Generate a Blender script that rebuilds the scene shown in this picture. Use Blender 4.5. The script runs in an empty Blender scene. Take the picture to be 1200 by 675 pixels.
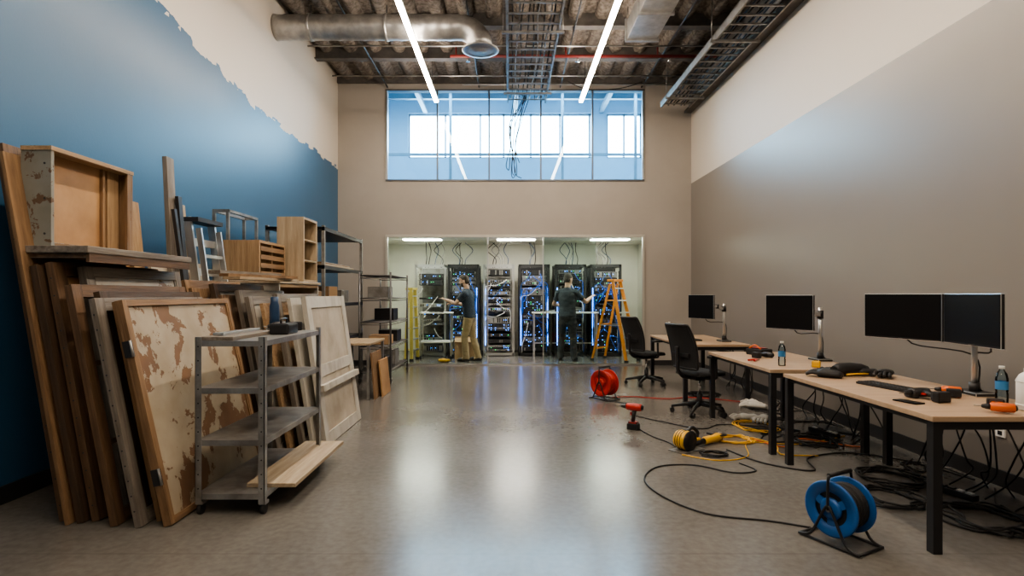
import bpy, bmesh, math, random
from math import sin, cos, pi, radians, atan2, asin, sqrt
from mathutils import Vector, Matrix, Euler, kdtree, noise
random.seed(7)
scene = bpy.context.scene
COL = scene.collection

# ------------------------------------------------------------------ materials
def new_mat(name):
    m = bpy.data.materials.new(name); m.use_nodes = True
    nt = m.node_tree
    b = nt.nodes['Principled BSDF']
    return m, nt, b

def M(name, c, rough=.5, metal=0., c2=None, scale=(1,1,1), ns=4., detail=5, bump=0., bscale=None,
      emis=None, es=0., coat=0., lo=.35, hi=.65, rough2=None, alpha=None, spec=None):
    m, nt, b = new_mat(name)
    b.inputs['Base Color'].default_value = (*c, 1)
    b.inputs['Roughness'].default_value = rough
    b.inputs['Metallic'].default_value = metal
    if coat: b.inputs['Coat Weight'].default_value = coat
    if spec is not None: b.inputs['Specular IOR Level'].default_value = spec
    if emis:
        b.inputs['Emission Color'].default_value = (*emis, 1)
        b.inputs['Emission Strength'].default_value = es
    if c2 or bump or rough2 is not None:
        tc = nt.nodes.new('ShaderNodeTexCoord'); mp = nt.nodes.new('ShaderNodeMapping')
        mp.inputs['Scale'].default_value = scale
        nt.links.new(tc.outputs['Object'], mp.inputs['Vector'])
        n = nt.nodes.new('ShaderNodeTexNoise'); n.inputs['Scale'].default_value = ns
        n.inputs['Detail'].default_value = detail; n.inputs['Roughness'].default_value = .6
        nt.links.new(mp.outputs[0], n.inputs['Vector'])
        mr = nt.nodes.new('ShaderNodeMapRange')
        mr.inputs['From Min'].default_value = lo; mr.inputs['From Max'].default_value = hi
        nt.links.new(n.outputs['Fac'], mr.inputs['Value'])
        if c2:
            mx = nt.nodes.new('ShaderNodeMix'); mx.data_type = 'RGBA'
            mx.inputs['A'].default_value = (*c, 1); mx.inputs['B'].default_value = (*c2, 1)
            nt.links.new(mr.outputs[0], mx.inputs['Factor'])
            nt.links.new(mx.outputs['Result'], b.inputs['Base Color'])
        if rough2 is not None:
            mr2 = nt.nodes.new('ShaderNodeMapRange')
            mr2.inputs['To Min'].default_value = rough; mr2.inputs['To Max'].default_value = rough2
            nt.links.new(mr.outputs[0], mr2.inputs['Value'])
            nt.links.new(mr2.outputs[0], b.inputs['Roughness'])
        if bump:
            bn = nt.nodes.new('ShaderNodeTexNoise'); bn.inputs['Scale'].default_value = bscale or ns * 4
            bn.inputs['Detail'].default_value = 4
            nt.links.new(mp.outputs[0], bn.inputs['Vector'])
            bp = nt.nodes.new('ShaderNodeBump'); bp.inputs['Strength'].default_value = bump
            bp.inputs['Distance'].default_value = .02
            nt.links.new(bn.outputs['Fac'], bp.inputs['Height'])
            nt.links.new(bp.outputs[0], b.inputs['Normal'])
    return m

def wood3(name, c1, c2, rough=.65, bump=.2):
    out = []
    for ax, sc in (('x', (1, 14, 14)), ('y', (14, 1, 14)), ('z', (14, 14, 1))):
        out.append(M(name + '_' + ax, c1, rough, 0, c2, sc, 2.2, 8, bump, 8, lo=.3, hi=.7))
    return out  # x,y,z

W_OLD = wood3('wood_old', (.18, .105, .056), (.06, .035, .02))
W_MID = wood3('wood_mid', (.29, .18, .095), (.13, .075, .038))
W_LIGHT = wood3('wood_light', (.42, .29, .165), (.24, .15, .08))
W_PALE = wood3('wood_pale', (.46, .375, .265), (.28, .21, .135))
W_GREY = wood3('wood_grey', (.25, .22, .185), (.10, .082, .064))
W_DARK = wood3('wood_dark', (.095, .056, .032), (.035, .024, .015))
mdf = M('hardboard_tan', (.44, .265, .13), .6, 0, (.33, .19, .09), (1, 1, 1), 3, 4, .05)
particle = M('chipboard', (.40, .27, .15), .8, 0, (.27, .165, .085), (1, 1, 1), 40, 3, .2)
white_old = M('white_paint_worn', (.50, .475, .42), .5, 0, (.30, .265, .215), (1, 1, .4), 6, 7, .1, lo=.45, hi=.75)
grey_old = M('grey_paint_worn', (.30, .30, .285), .5, 0, (.17, .15, .13), (1, 1, 1), 7, 7, .1, lo=.45, hi=.7)
cream_old = M('cream_board', (.48, .43, .35), .6, 0, (.35, .295, .225), (1, 1, 1), 3, 5, .05)

def peel_mat(name, paint, under, thr, sc=2.6, flip=1.0):
    m, nt, b = new_mat(name)
    tc = nt.nodes.new('ShaderNodeTexCoord')
    n = nt.nodes.new('ShaderNodeTexNoise'); n.inputs['Scale'].default_value = sc; n.inputs['Detail'].default_value = 9
    n.inputs['Roughness'].default_value = .66; n.inputs['Distortion'].default_value = .4
    nt.links.new(tc.outputs['Object'], n.inputs['Vector'])
    r = nt.nodes.new('ShaderNodeMapRange'); r.inputs['From Min'].default_value = thr; r.inputs['From Max'].default_value = thr + .015
    nt.links.new(n.outputs['Fac'], r.inputs['Value'])
    n2 = nt.nodes.new('ShaderNodeTexNoise'); n2.inputs['Scale'].default_value = 5; n2.inputs['Detail'].default_value = 8
    nt.links.new(tc.outputs['Object'], n2.inputs['Vector'])
    mA = nt.nodes.new('ShaderNodeMix'); mA.data_type = 'RGBA'
    mA.inputs['A'].default_value = (*under, 1); mA.inputs['B'].default_value = tuple(x * .5 for x in under) + (1,)
    nt.links.new(n2.outputs['Fac'], mA.inputs['Factor'])
    mB = nt.nodes.new('ShaderNodeMix'); mB.data_type = 'RGBA'
    mB.inputs['A'].default_value = (*paint, 1); mB.inputs['B'].default_value = (paint[0] * .55, paint[1] * .48, paint[2] * .38, 1)
    nt.links.new(n2.outputs['Fac'], mB.inputs['Factor'])
    mx = nt.nodes.new('ShaderNodeMix'); mx.data_type = 'RGBA'
    nt.links.new(r.outputs[0], mx.inputs['Factor'])
    nt.links.new(mB.outputs['Result'], mx.inputs['A']); nt.links.new(mA.outputs['Result'], mx.inputs['B'])
    nt.links.new(mx.outputs['Result'], b.inputs['Base Color'])
    b.inputs['Roughness'].default_value = .65
    bp = nt.nodes.new('ShaderNodeBump'); bp.inputs['Strength'].default_value = .5; bp.inputs['Distance'].default_value = .01
    bp.invert = True
    nt.links.new(r.outputs[0], bp.inputs['Height']); nt.links.new(bp.outputs[0], b.inputs['Normal'])
    return m
peel = peel_mat('peeling_paint', (.48, .425, .335), (.25, .14, .075), .53, 3.4)
peel2 = peel_mat('peeling_paint_white', (.54, .52, .47), (.25, .16, .10), .60, 4)
peel3 = peel_mat('peeling_paint_grey', (.27, .28, .26), (.17, .11, .07), .57, 9)

def wall_blue():
    m, nt, b = new_mat('wall_blue_over_cream_paint')
    L = nt.links.new; N = nt.nodes.new
    tc = N('ShaderNodeTexCoord'); sp = N('ShaderNodeSeparateXYZ'); L(tc.outputs['Object'], sp.inputs[0])
    n = N('ShaderNodeTexNoise'); n.inputs['Scale'].default_value = 2.2; n.inputs['Detail'].default_value = 8; n.inputs['Roughness'].default_value = .6
    L(tc.outputs['Object'], n.inputs['Vector'])
    v = N('ShaderNodeTexVoronoi'); v.inputs['Scale'].default_value = 5.0; v.feature = 'F1'; v.distance = 'MANHATTAN'
    L(tc.outputs['Object'], v.inputs['Vector'])
    vs = N('ShaderNodeSeparateColor'); L(v.outputs['Color'], vs.inputs[0])
    a1 = N('ShaderNodeMath'); a1.operation = 'MULTIPLY_ADD'; a1.inputs[1].default_value = .22; L(n.outputs['Fac'], a1.inputs[0]); L(sp.outputs['Z'], a1.inputs[2])
    a2 = N('ShaderNodeMath'); a2.operation = 'MULTIPLY_ADD'; a2.inputs[1].default_value = .08; L(vs.outputs[0], a2.inputs[0]); L(a1.outputs[0], a2.inputs[2])
    e = N('ShaderNodeMapRange'); e.inputs['From Min'].default_value = 4.8; e.inputs['From Max'].default_value = 7.5
    e.inputs['To Min'].default_value = 4.46; e.inputs['To Max'].default_value = 4.05
    L(sp.outputs['Y'], e.inputs['Value'])
    g = N('ShaderNodeMath'); g.operation = 'GREATER_THAN'; L(a2.outputs[0], g.inputs[0]); L(e.outputs[0], g.inputs[1])
    n2 = N('ShaderNodeTexNoise'); n2.inputs['Scale'].default_value = 1.0; n2.inputs['Detail'].default_value = 5
    L(tc.outputs['Object'], n2.inputs['Vector'])
    bl = N('ShaderNodeMix'); bl.data_type = 'RGBA'; bl.inputs['A'].default_value = (.034, .100, .190, 1); bl.inputs['B'].default_value = (.045, .125, .23, 1)
    L(n2.outputs['Fac'], bl.inputs['Factor'])
    mx = N('ShaderNodeMix'); mx.data_type = 'RGBA'; L(g.outputs[0], mx.inputs['Factor'])
    L(bl.outputs['Result'], mx.inputs['A']); mx.inputs['B'].default_value = (.56, .515, .455, 1)
    L(mx.outputs['Result'], b.inputs['Base Color'])
    rr = N('ShaderNodeMapRange'); rr.inputs['To Min'].default_value = .34; rr.inputs['To Max'].default_value = .5
    L(g.outputs[0], rr.inputs['Value']); L(rr.outputs[0], b.inputs['Roughness'])
    b.inputs['Specular IOR Level'].default_value = .32
    bn = N('ShaderNodeTexNoise'); bn.inputs['Scale'].default_value = 60; L(tc.outputs['Object'], bn.inputs['Vector'])
    bp = N('ShaderNodeBump'); bp.inputs['Strength'].default_value = .05; bp.inputs['Distance'].default_value = .01
    L(bn.outputs['Fac'], bp.inputs['Height']); L(bp.outputs[0], b.inputs['Normal'])
    return m

def wall_right_mat():
    m, nt, b = new_mat('wall_taupe_and_cream_paint')
    L = nt.links.new; N = nt.nodes.new
    tc = N('ShaderNodeTexCoord'); sp = N('ShaderNodeSeparateXYZ'); L(tc.outputs['Object'], sp.inputs[0])
    g = N('ShaderNodeMath'); g.operation = 'GREATER_THAN'; L(sp.outputs['Z'], g.inputs[0]); g.inputs[1].default_value = 3.59
    n2 = N('ShaderNodeTexNoise'); n2.inputs['Scale'].default_value = .9; n2.inputs['Detail'].default_value = 5
    L(tc.outputs['Object'], n2.inputs['Vector'])
    bl = N('ShaderNodeMix'); bl.data_type = 'RGBA'; bl.inputs['A'].default_value = (.20, .182, .166, 1); bl.inputs['B'].default_value = (.228, .208, .19, 1)
    L(n2.outputs['Fac'], bl.inputs['Factor'])
    mx = N('ShaderNodeMix'); mx.data_type = 'RGBA'; L(g.outputs[0], mx.inputs['Factor'])
    L(bl.outputs['Result'], mx.inputs['A']); mx.inputs['B'].default_value = (.56, .515, .455, 1)
    L(mx.outputs['Result'], b.inputs['Base Color'])
    rr = N('ShaderNodeMapRange'); rr.inputs['To Min'].default_value = .32; rr.inputs['To Max'].default_value = .5
    L(g.outputs[0], rr.inputs['Value']); L(rr.outputs[0], b.inputs['Roughness'])
    b.inputs['Specular IOR Level'].default_value = .4
    return m

def floor_mat():
    m, nt, b = new_mat('polished_concrete')
    L = nt.links.new; N = nt.nodes.new
    tc = N('ShaderNodeTexCoord')
    n = N('ShaderNodeTexNoise'); n.inputs['Scale'].default_value = .7; n.inputs['Detail'].default_value = 8; n.inputs['Roughness'].default_value = .6
    n2 = N('ShaderNodeTexNoise'); n2.inputs['Scale'].default_value = 22; n2.inputs['Detail'].default_value = 6
    L(tc.outputs['Object'], n.inputs['Vector']); L(tc.outputs['Object'], n2.inputs['Vector'])
    cr = N('ShaderNodeValToRGB'); cr.color_ramp.elements[0].position = .25; cr.color_ramp.elements[0].color = (.125, .116, .106, 1)
    cr.color_ramp.elements[1].position = .75; cr.color_ramp.elements[1].color = (.175, .165, .152, 1)
    L(n.outputs['Fac'], cr.inputs[0])
    mx = N('ShaderNodeMix'); mx.data_type = 'RGBA'; mx.blend_type = 'OVERLAY'; mx.inputs['Factor'].default_value = .3
    L(cr.outputs[0], mx.inputs['A']); L(n2.outputs['Fac'], mx.inputs['B'])
    sp = N('ShaderNodeSeparateXYZ'); L(tc.outputs['Object'], sp.inputs[0])
    def joint(out, pos):
        s = N('ShaderNodeMath'); s.operation = 'SUBTRACT'; L(out, s.inputs[0]); s.inputs[1].default_value = pos
        a = N('ShaderNodeMath'); a.operation = 'ABSOLUTE'; L(s.outputs[0], a.inputs[0])
        c = N('ShaderNodeMath'); c.operation = 'LESS_THAN'; L(a.outputs[0], c.inputs[0]); c.inputs[1].default_value = .003
        return c
    j1 = joint(sp.outputs['Y'], 3.07); j2 = joint(sp.outputs['Y'], 7.4)
    mxx = N('ShaderNodeMath'); mxx.operation = 'MAXIMUM'; L(j1.outputs[0], mxx.inputs[0]); L(j2.outputs[0], mxx.inputs[1])
    dk = N('ShaderNodeMix'); dk.data_type = 'RGBA'; L(mx.outputs['Result'], dk.inputs['A']); dk.inputs['B'].default_value = (.08, .072, .065, 1)
    ms = N('ShaderNodeMath'); ms.operation = 'MULTIPLY'; ms.inputs[1].default_value = .6; L(mxx.outputs[0], ms.inputs[0])
    L(ms.outputs[0], dk.inputs['Factor'])
    L(dk.outputs['Result'], b.inputs['Base Color'])
    rr = N('ShaderNodeMapRange'); rr.inputs['From Min'].default_value = .3; rr.inputs['From Max'].default_value = .7
    rr.inputs['To Min'].default_value = .18; rr.inputs['To Max'].default_value = .27
    L(n.outputs['Fac'], rr.inputs['Value']); L(rr.outputs[0], b.inputs['Roughness'])
    b.inputs['Specular IOR Level'].default_value = .58
    bp = N('ShaderNodeBump'); bp.inputs['Strength'].default_value = .04; bp.inputs['Distance'].default_value = .01
    L(n2.outputs['Fac'], bp.inputs['Height']); L(bp.outputs[0], b.inputs['Normal'])
    return m

def glass_mat(name, tint=(.93, .98, .97), ior=1.35):
    m = bpy.data.materials.new(name); m.use_nodes = True
    nt = m.node_tree; nt.nodes.clear(); N = nt.nodes.new
    o = N('ShaderNodeOutputMaterial'); t = N('ShaderNodeBsdfTransparent'); t.inputs[0].default_value = (*tint, 1)
    g = N('ShaderNodeBsdfGlossy'); g.inputs['Roughness'].default_value = .02
    f = N('ShaderNodeFresnel'); f.inputs[0].default_value = ior
    mx = N('ShaderNodeMixShader')
    nt.links.new(f.outputs[0], mx.inputs[0]); nt.links.new(t.outputs[0], mx.inputs[1]); nt.links.new(g.outputs[0], mx.inputs[2])
    nt.links.new(mx.outputs[0], o.inputs[0])
    return m

cream = M('wall_beige_paint', (.36, .33, .292), .6, 0, (.39, .358, .32), (1, 1, 1), 1, 4, .03, 80)
white_wall = M('server_room_paint', (.70, .69, .61), .7)
blue_grey = M('upper_room_paint', (.42, .54, .64), .6)
ceil_m = M('sprayed_ceiling', (.235, .205, .178), .95, 0, (.105, .088, .074), (1, 1, 1), 14, 8, 1.0, 30, lo=.38, hi=.62)
ceil_dk = M('ceiling_steel', (.09, .086, .082), .7, 0, (.14, .128, .117), (1, 1, 1), 6, 4, .2)
galv = M('galvanised_steel', (.50, .50, .49), .38, .8, (.36, .36, .36), (1, 1, 1), 8, 4)
steel = M('shelf_steel', (.36, .36, .35), .42, .6, (.21, .20, .19), (1, 1, 1), 6, 6, .05)
alu = M('aluminium', (.62, .62, .61), .32, .9)
chrome = M('chrome', (.75, .75, .75), .15, 1)
dark_metal = M('dark_metal', (.05, .05, .052), .45, .5)
rackwire = M('rack_wire_grey', (.15, .15, .155), .4, .6)
blk = M('black_plastic', (.016, .016, .018), .45)
blk_rub = M('black_rubber', (.016, .016, .017), .6)
screen = M('screen_glass', (.006, .006, .007), .34, spec=.25)
meshfab = M('chair_mesh', (.026, .027, .03), .85, 0, (.010, .010, .011), (1, 1, 1), 180, 2)
desk_top = M('desk_laminate', (.46, .335, .23), .42, 0, (.40, .28, .18), (1, 9, 9), 2, 5)
red_p = M('red_plastic', (.45, .03, .02), .4)
red_pipe = M('red_pipe_paint', (.20, .025, .022), .5)
orange_p = M('orange_plastic', (.70, .15, .03), .4)
yellow_p = M('yellow_plastic', (.70, .40, .03), .42)
ladder_or = M('ladder_fibreglass', (.78, .30, .05), .45)
ladder_ye = M('ladder_yellow', (.68, .54, .14), .45)
blue_p = M('blue_plastic', (.012, .095, .31), .35)
blue_dev = M('blue_enamel', (.02, .05, .11), .4)
card = M('cardboard', (.46, .30, .165), .8)
white_p = M('white_plastic', (.74, .73, .70), .4)
white_cloth = M('white_cloth', (.55, .54, .51), .9)
glassm = glass_mat('clear_glass')
glass_up = glass_mat('window_glass', (.78, .93, 1.0), 1.4)
water = glass_mat('clear_bottle_plastic', (.80, .90, .95), 1.5)
led_warm = M('led_strip_light', (1, 1, 1), .5, emis=(1, .84, .67), es=72)
fill_up = M('ceiling_fill_glow', (1, 1, 1), .5, emis=(1, .85, .70), es=22)  # fill glow added to brighten the ceiling from below
panel_l = M('led_panel_light', (1, 1, 1), .5, emis=(1, .96, .82), es=24)
fill_b = M('upper_room_fill_glow', (1, 1, 1), .5, emis=(.50, .78, 1), es=26)  # cool fill glow for the upper room, not a known lamp
led_blue = M('led_blue', (.02, .1, .5), .5, emis=(.05, .25, 1), es=9)
led_green = M('led_green', (.02, .5, .1), .5, emis=(.1, 1, .3), es=4)
led_amber = M('led_amber', (.5, .2, .02), .5, emis=(1, .4, .05), es=4)
skin = M('skin', (.50, .30, .21), .55)
hair_m = M('hair_brown', (.045, .028, .018), .7)
hair_m2 = M('hair_dark', (.035, .025, .02), .7)
navy = M('shirt_navy', (.020, .032, .052), .85, bump=.3, bscale=25)
charcoal = M('shirt_charcoal', (.030, .038, .050), .85, bump=.3, bscale=25)
khaki = M('trousers_khaki', (.34, .25, .14), .85, bump=.3, bscale=25)
dk_trou = M('trousers_dark', (.033, .033, .038), .85, bump=.3, bscale=25)
shoe_m = M('shoe_dark', (.02, .017, .015), .5)
eye_w = M('eye_white', (.8, .8, .78), .3); eye_d = M('eye_iris', (.03, .02, .015), .3); lip = M('lips', (.40, .17, .13), .5)

# ------------------------------------------------------------------ mesh builder
class B:
    def __init__(s, name):
        s.name = name; s.bm = bmesh.new(); s.mats = []; s.X = Matrix()
    def mi(s, m):
        if m not in s.mats: s.mats.append(m)
        return s.mats.index(m)
    def add(s, vs, fs, mat, smooth=False):
        k = s.mi(mat)
        V = [s.bm.verts.new(s.X @ Vector(v)) for v in vs]
        out = []
        for f in fs:
            try: F = s.bm.faces.new([V[i] for i in f])
            except ValueError: continue
            F.material_index = k; F.smooth = smooth; out.append(F)
        return V, out
    def box(s, c, size, mat, rot=None, bevel=0.):
        x, y, z = [v / 2 for v in size]
        R = Matrix.Identity(3) if rot is None else (rot if isinstance(rot, Matrix) else Euler(rot).to_matrix())
        c = Vector(c)
        vs = [c + R @ Vector((a * x, b * y, d * z)) for a in (-1, 1) for b in (-1, 1) for d in (-1, 1)]
        fs = [(0, 1, 3, 2), (4, 6, 7, 5), (0, 4, 5, 1), (2, 3, 7, 6), (0, 2, 6, 4), (1, 5, 7, 3)]
        V, F = s.add(vs, fs, mat)
        if bevel:
            ed = list({e for f in F for e in f.edges})
            bmesh.ops.bevel(s.bm, geom=ed, offset=bevel, segments=2, affect='EDGES', profile=.6)
        return s
    def bx(s, x0, x1, y0, y1, z0, z1, mat, bevel=0.):
        return s.box(((x0 + x1) / 2, (y0 + y1) / 2, (z0 + z1) / 2), (abs(x1 - x0), abs(y1 - y0), abs(z1 - z0)), mat, None, bevel)
    def beam(s, p0, p1, w, h, mat, up=(0, 0, 1), bevel=0.):
        p0 = Vector(p0); p1 = Vector(p1); d = (p1 - p0); L = d.length; d.normalize()
        up = Vector(up)
        if abs(d.dot(up)) > .98: up = Vector((0, 1, 0))
        sx = d.cross(up).normalized(); u = sx.cross(d).normalized()
        R = Matrix((sx, d, u)).transposed()
        return s.box((p0 + p1) / 2, (w, L, h), mat, R, bevel)
    def cyl(s, p0, p1, r, mat, r2=None, seg=16, cap=True):
        return s.rings([(Vector(p0), r), (Vector(p1), r if r2 is None else r2)], mat, seg, cap)
    def rings(s, pts, mat, seg=12, cap=True, closed=False, flat=1.0, side=None):
        P = [Vector(p) for p, _ in pts]; n = len(P)
        t0 = (P[1] - P[0]).normalized()
        ref = Vector(side) if side is not None else (Vector((0, 0, 1)) if abs(t0.z) < .9 else Vector((1, 0, 0)))
        a = (ref - t0 * ref.dot(t0)).normalized()
        vs = []; fs = []
        for i in range(n):
            if closed: t = P[(i + 1) % n] - P[i - 1]
            else: t = P[min(i + 1, n - 1)] - P[max(i - 1, 0)]
            if t.length < 1e-9: t = t0
            t = t.normalized()
            a = (a - t * a.dot(t))
            a = a.normalized() if a.length > 1e-6 else t.orthogonal().normalized()
            b = t.cross(a)
            r = pts[i][1]
            for k in range(seg):
                an = 2 * pi * k / seg
                vs.append(P[i] + a * (cos(an) * r) + b * (sin(an) * r * flat))
        m = n if closed else n - 1
        for i in range(m):
            for k in range(seg):
                j = (i + 1) % n
                fs.append((i * seg + k, i * seg + (k + 1) % seg, j * seg + (k + 1) % seg, j * seg + k))
        V, F = s.add(vs, fs, mat, True)
        if cap and not closed:
            kk = s.mi(mat)
            for rr in (range(seg - 1, -1, -1), range((n - 1) * seg, n * seg)):
                try:
                    f = s.bm.faces.new([V[q] for q in rr]); f.material_index = kk
                except ValueError: pass
        return s
    def tube(s, pts, r, mat, seg=6, sub=5, closed=False):
        P = [Vector(p) for p in pts]
        if len(P) > 2 and sub > 1:
            Q = []; n = len(P)
            rng = range(n if closed else n - 1)
            for i in rng:
                if closed: p0, p1, p2, p3 = P[i - 1], P[i], P[(i + 1) % n], P[(i + 2) % n]
                else: p0, p1, p2, p3 = P[max(i - 1, 0)], P[i], P[i + 1], P[min(i + 2, n - 1)]
                for k in range(sub):
                    t = k / sub
                    Q.append(.5 * ((2 * p1) + (-p0 + p2) * t + (2 * p0 - 5 * p1 + 4 * p2 - p3) * t * t + (-p0 + 3 * p1 - 3 * p2 + p3) * t ** 3))
            if not closed: Q.append(P[-1])
            P = Q
        return s.rings([(p, r) for p in P], mat, seg, True, closed)
    def lathe(s, prof, c, mat, axis='z', seg=24, caps=True):
        c = Vector(c); vs = []; fs = []
        for (r, h) in prof:
            for k in range(seg):
                an = 2 * pi * k / seg
                if axis == 'z': v = Vector((r * cos(an), r * sin(an), h))
                elif axis == 'x': v = Vector((h, r * cos(an), r * sin(an)))
                else: v = Vector((r * sin(an), h, r * cos(an)))
                vs.append(c + v)
        for i in range(len(prof) - 1):
            for k in range(seg):
                fs.append((i * seg + k, i * seg + (k + 1) % seg, (i + 1) * seg + (k + 1) % seg, (i + 1) * seg + k))
        if caps:
            fs.append(tuple(range(seg - 1, -1, -1))); fs.append(tuple(range((len(prof) - 1) * seg, len(prof) * seg)))
        s.add(vs, fs, mat, True); return s
    def ell(s, c, r, mat, seg=16, rot=None, jit=0):
        c = Vector(c); R = Matrix.Identity(3) if rot is None else Euler(rot).to_matrix()
        vs = []; fs = []; n = seg // 2
        for i in range(n + 1):
            th = pi * min(max(i / n, .012), .988)
            for k in range(seg):
                an = 2 * pi * k / seg
                j = 1 + (random.uniform(-jit, jit) if jit else 0)
                vs.append(c + R @ Vector((r[0] * sin(th) * cos(an) * j, r[1] * sin(th) * sin(an) * j, r[2] * cos(th) * j)))
        for i in range(n):
            for k in range(seg):
                fs.append((i * seg + k, (i + 1) * seg + k, (i + 1) * seg + (k + 1) % seg, i * seg + (k + 1) % seg))
        fs.append(tuple(range(seg))); fs.append(tuple(range((n + 1) * seg - 1, n * seg - 1, -1)))
        s.add(vs, fs, mat, True); return s
    def loft(s, secs, mat, seg=28):
        vs = []; fs = []
        for (z, cx, cy, rx, ry) in secs:
            for k in range(seg):
                an = 2 * pi * k / seg
                vs.append((cx + rx * cos(an), cy + ry * sin(an), z))
        for i in range(len(secs) - 1):
            for k in range(seg):
                fs.append((i * seg + k, i * seg + (k + 1) % seg, (i + 1) * seg + (k + 1) % seg, (i + 1) * seg + k))
        fs.append(tuple(range(seg - 1, -1, -1))); fs.append(tuple(range((len(secs) - 1) * seg, len(secs) * seg)))
        s.add(vs, fs, mat, True); return s
    def mesh(s):
        bmesh.ops.recalc_face_normals(s.bm, faces=s.bm.faces)
        me = bpy.data.meshes.new(s.name); s.bm.to_mesh(me); s.bm.free()
        for m in s.mats: me.materials.append(m)
        return me
    def done(s, loc=(0, 0, 0), rot=(0, 0, 0), parent=None):
        o = bpy.data.objects.new(s.name, s.mesh()); COL.objects.link(o)
        o.location = loc; o.rotation_euler = rot
        if parent: o.parent = parent
        return o

XL, XR, YB = -3.39, 3.59, 11.24
OX0, OX1 = -2.445, 2.664
YR = -4.0
HC = 5.595   # underside of ceiling ribs: hangers stop here
# ------------------------------------------------------------------ room shell
fm = floor_mat()
b = B('floor'); b.bx(XL - .2, XR + .2, YR, 14.4, -.1, 0, fm); b.done()
b = B('wall_left'); b.bx(XL - .15, XL, YR, YB + .2, 0, 5.9, wall_blue()); b.done()
b = B('wall_right'); b.bx(XR, XR + .15, YR, YB + .2, 0, 5.9, wall_right_mat()); b.done()
b = B('wall_back')
b.bx(XL, OX0, YB, YB + .2, 0, 5.9, cream); b.bx(OX1, XR, YB, YB + .2, 0, 5.9, cream)
b.bx(OX0, OX1, YB, YB + .2, 2.58, 3.64, cream); b.bx(OX0, OX1, YB, YB + .2, 5.447, 5.9, cream)
b.done()
b = B('wall_rear'); b.bx(XL, XR, YR - .2, YR, 0, 5.9, cream); b.done()
# ceiling with fluted sprayed deck
b = B('ceiling')
b.bx(XL - .15, XR + .15, YR, YB + .2, 5.72, 5.85, ceil_m)
x = XL + .2
while x < XR - .1:
    vs = []; fs = []; S = 8; ys = [YR, 0, 3, 5, 6, 7, 7.5, 8, 8.5, 9, 9.5, 10, 10.5, 11, YB]
    for yy in ys:
        for k in range(S + 1):
            an = pi * k / S
            rr = .12 + random.uniform(-.010, .010)
            vs.append((x + rr * cos(an), yy, 5.73 - rr * .95 * sin(an)))
    for i in range(len(ys) - 1):
        for k in range(S):
            fs.append((i * (S + 1) + k, i * (S + 1) + k + 1, (i + 1) * (S + 1) + k + 1, (i + 1) * (S + 1) + k))
    b.add(vs, fs, ceil_m, True)
    x += .42
b.done()
b = B('trim_1')  # steel joists
for y in (-1.5, 1.2, 3.8, 6.3, 8.75, 9.95):
    b.bx(XL, XR, y - .07, y + .07, 5.50, 5.52, ceil_dk); b.bx(XL, XR, y - .012, y + .012, 5.52, 5.72, ceil_dk)
b.bx(XL, XR, YB - .06, YB, 5.56, 5.72, ceil_dk)
b.done()
b = B('trim_2')
b.bx(XR - .14, XR, YR, YB, 4.98, 5.02, ceil_dk); b.bx(XR - .03, XR, YR, YB, 5.02, 5.72, ceil_dk); b.done()
b = B('baseboard_left'); b.bx(XL, XL + .015, YR, YB, 0, .12, dark_metal); b.done()
b = B('baseboard_right'); b.bx(XR - .015, XR, YR, YB, 0, .12, dark_metal); b.done()
b = B('baseboard_back'); b.bx(XL + .015, OX0 - .04, YB - .012, YB, 0, .10, dark_metal); b.bx(OX1 + .04, XR - .015, YB - .012, YB, 0, .10, dark_metal); b.done()

# upper window
b = B('window_1')
yy0, yy1 = YB - .02, YB + .06
fr = M('window_frame', (.16, .17, .18), .4, .6)
frs = M('upper_steelwork', (.24, .30, .35), .5, .3)
for z0, z1 in ((3.64, 3.67), (5.42, 5.447)): b.bx(OX0, OX1, yy0, yy1, z0, z1, fr)
for i in range(6):
    x = OX0 + (OX1 - OX0) * i / 5
    w = .016 if 0 < i < 5 else .02
    xx = min(max(x, OX0 + w), OX1 - w)
    b.bx(xx - w, xx + w, yy0, yy1, 3.67, 5.42, fr if 0 < i < 5 else alu)
b.bx(OX0 + .03, OX1 - .03, YB + .02, YB + .026, 3.67, 5.42, glass_up)
b.done()
# glass storefront
b = B('window_2')
frl = M('storefront_frame', (.52, .50, .45), .4, .4)
b.bx(OX0, OX1, YB - .03, YB + .05, 2.53, 2.58, frl)
b.bx(OX0, OX0 + .04, YB - .03, YB + .05, 0, 2.53, frl); b.bx(OX1 - .04, OX1, YB - .03, YB + .05, 0, 2.53, frl)
b.bx(OX0 + .04, OX1 - .04, YB, YB + .04, 0, .03, alu)
b.bx(OX0 + .04, -.43, YB + .01, YB + .022, .03, 2.53, glassm)
b.bx(.68, OX1 - .04, YB + .01, YB + .022, .03, 2.53, glassm)
for x in (-.43, .67): b.bx(x - .012, x + .012, YB + .005, YB + .03, .03, 2.53, alu)
b.done()
b = B('door_1')
b.bx(.66, 1.70, YB - .05, YB - .038, .03, 2.50, glassm)
b.bx(.655, .67, YB - .055, YB - .033, .03, 2.50, alu); b.bx(.72, .74, YB - .09, YB - .07, .85, 1.25, chrome)
b.done()

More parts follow.
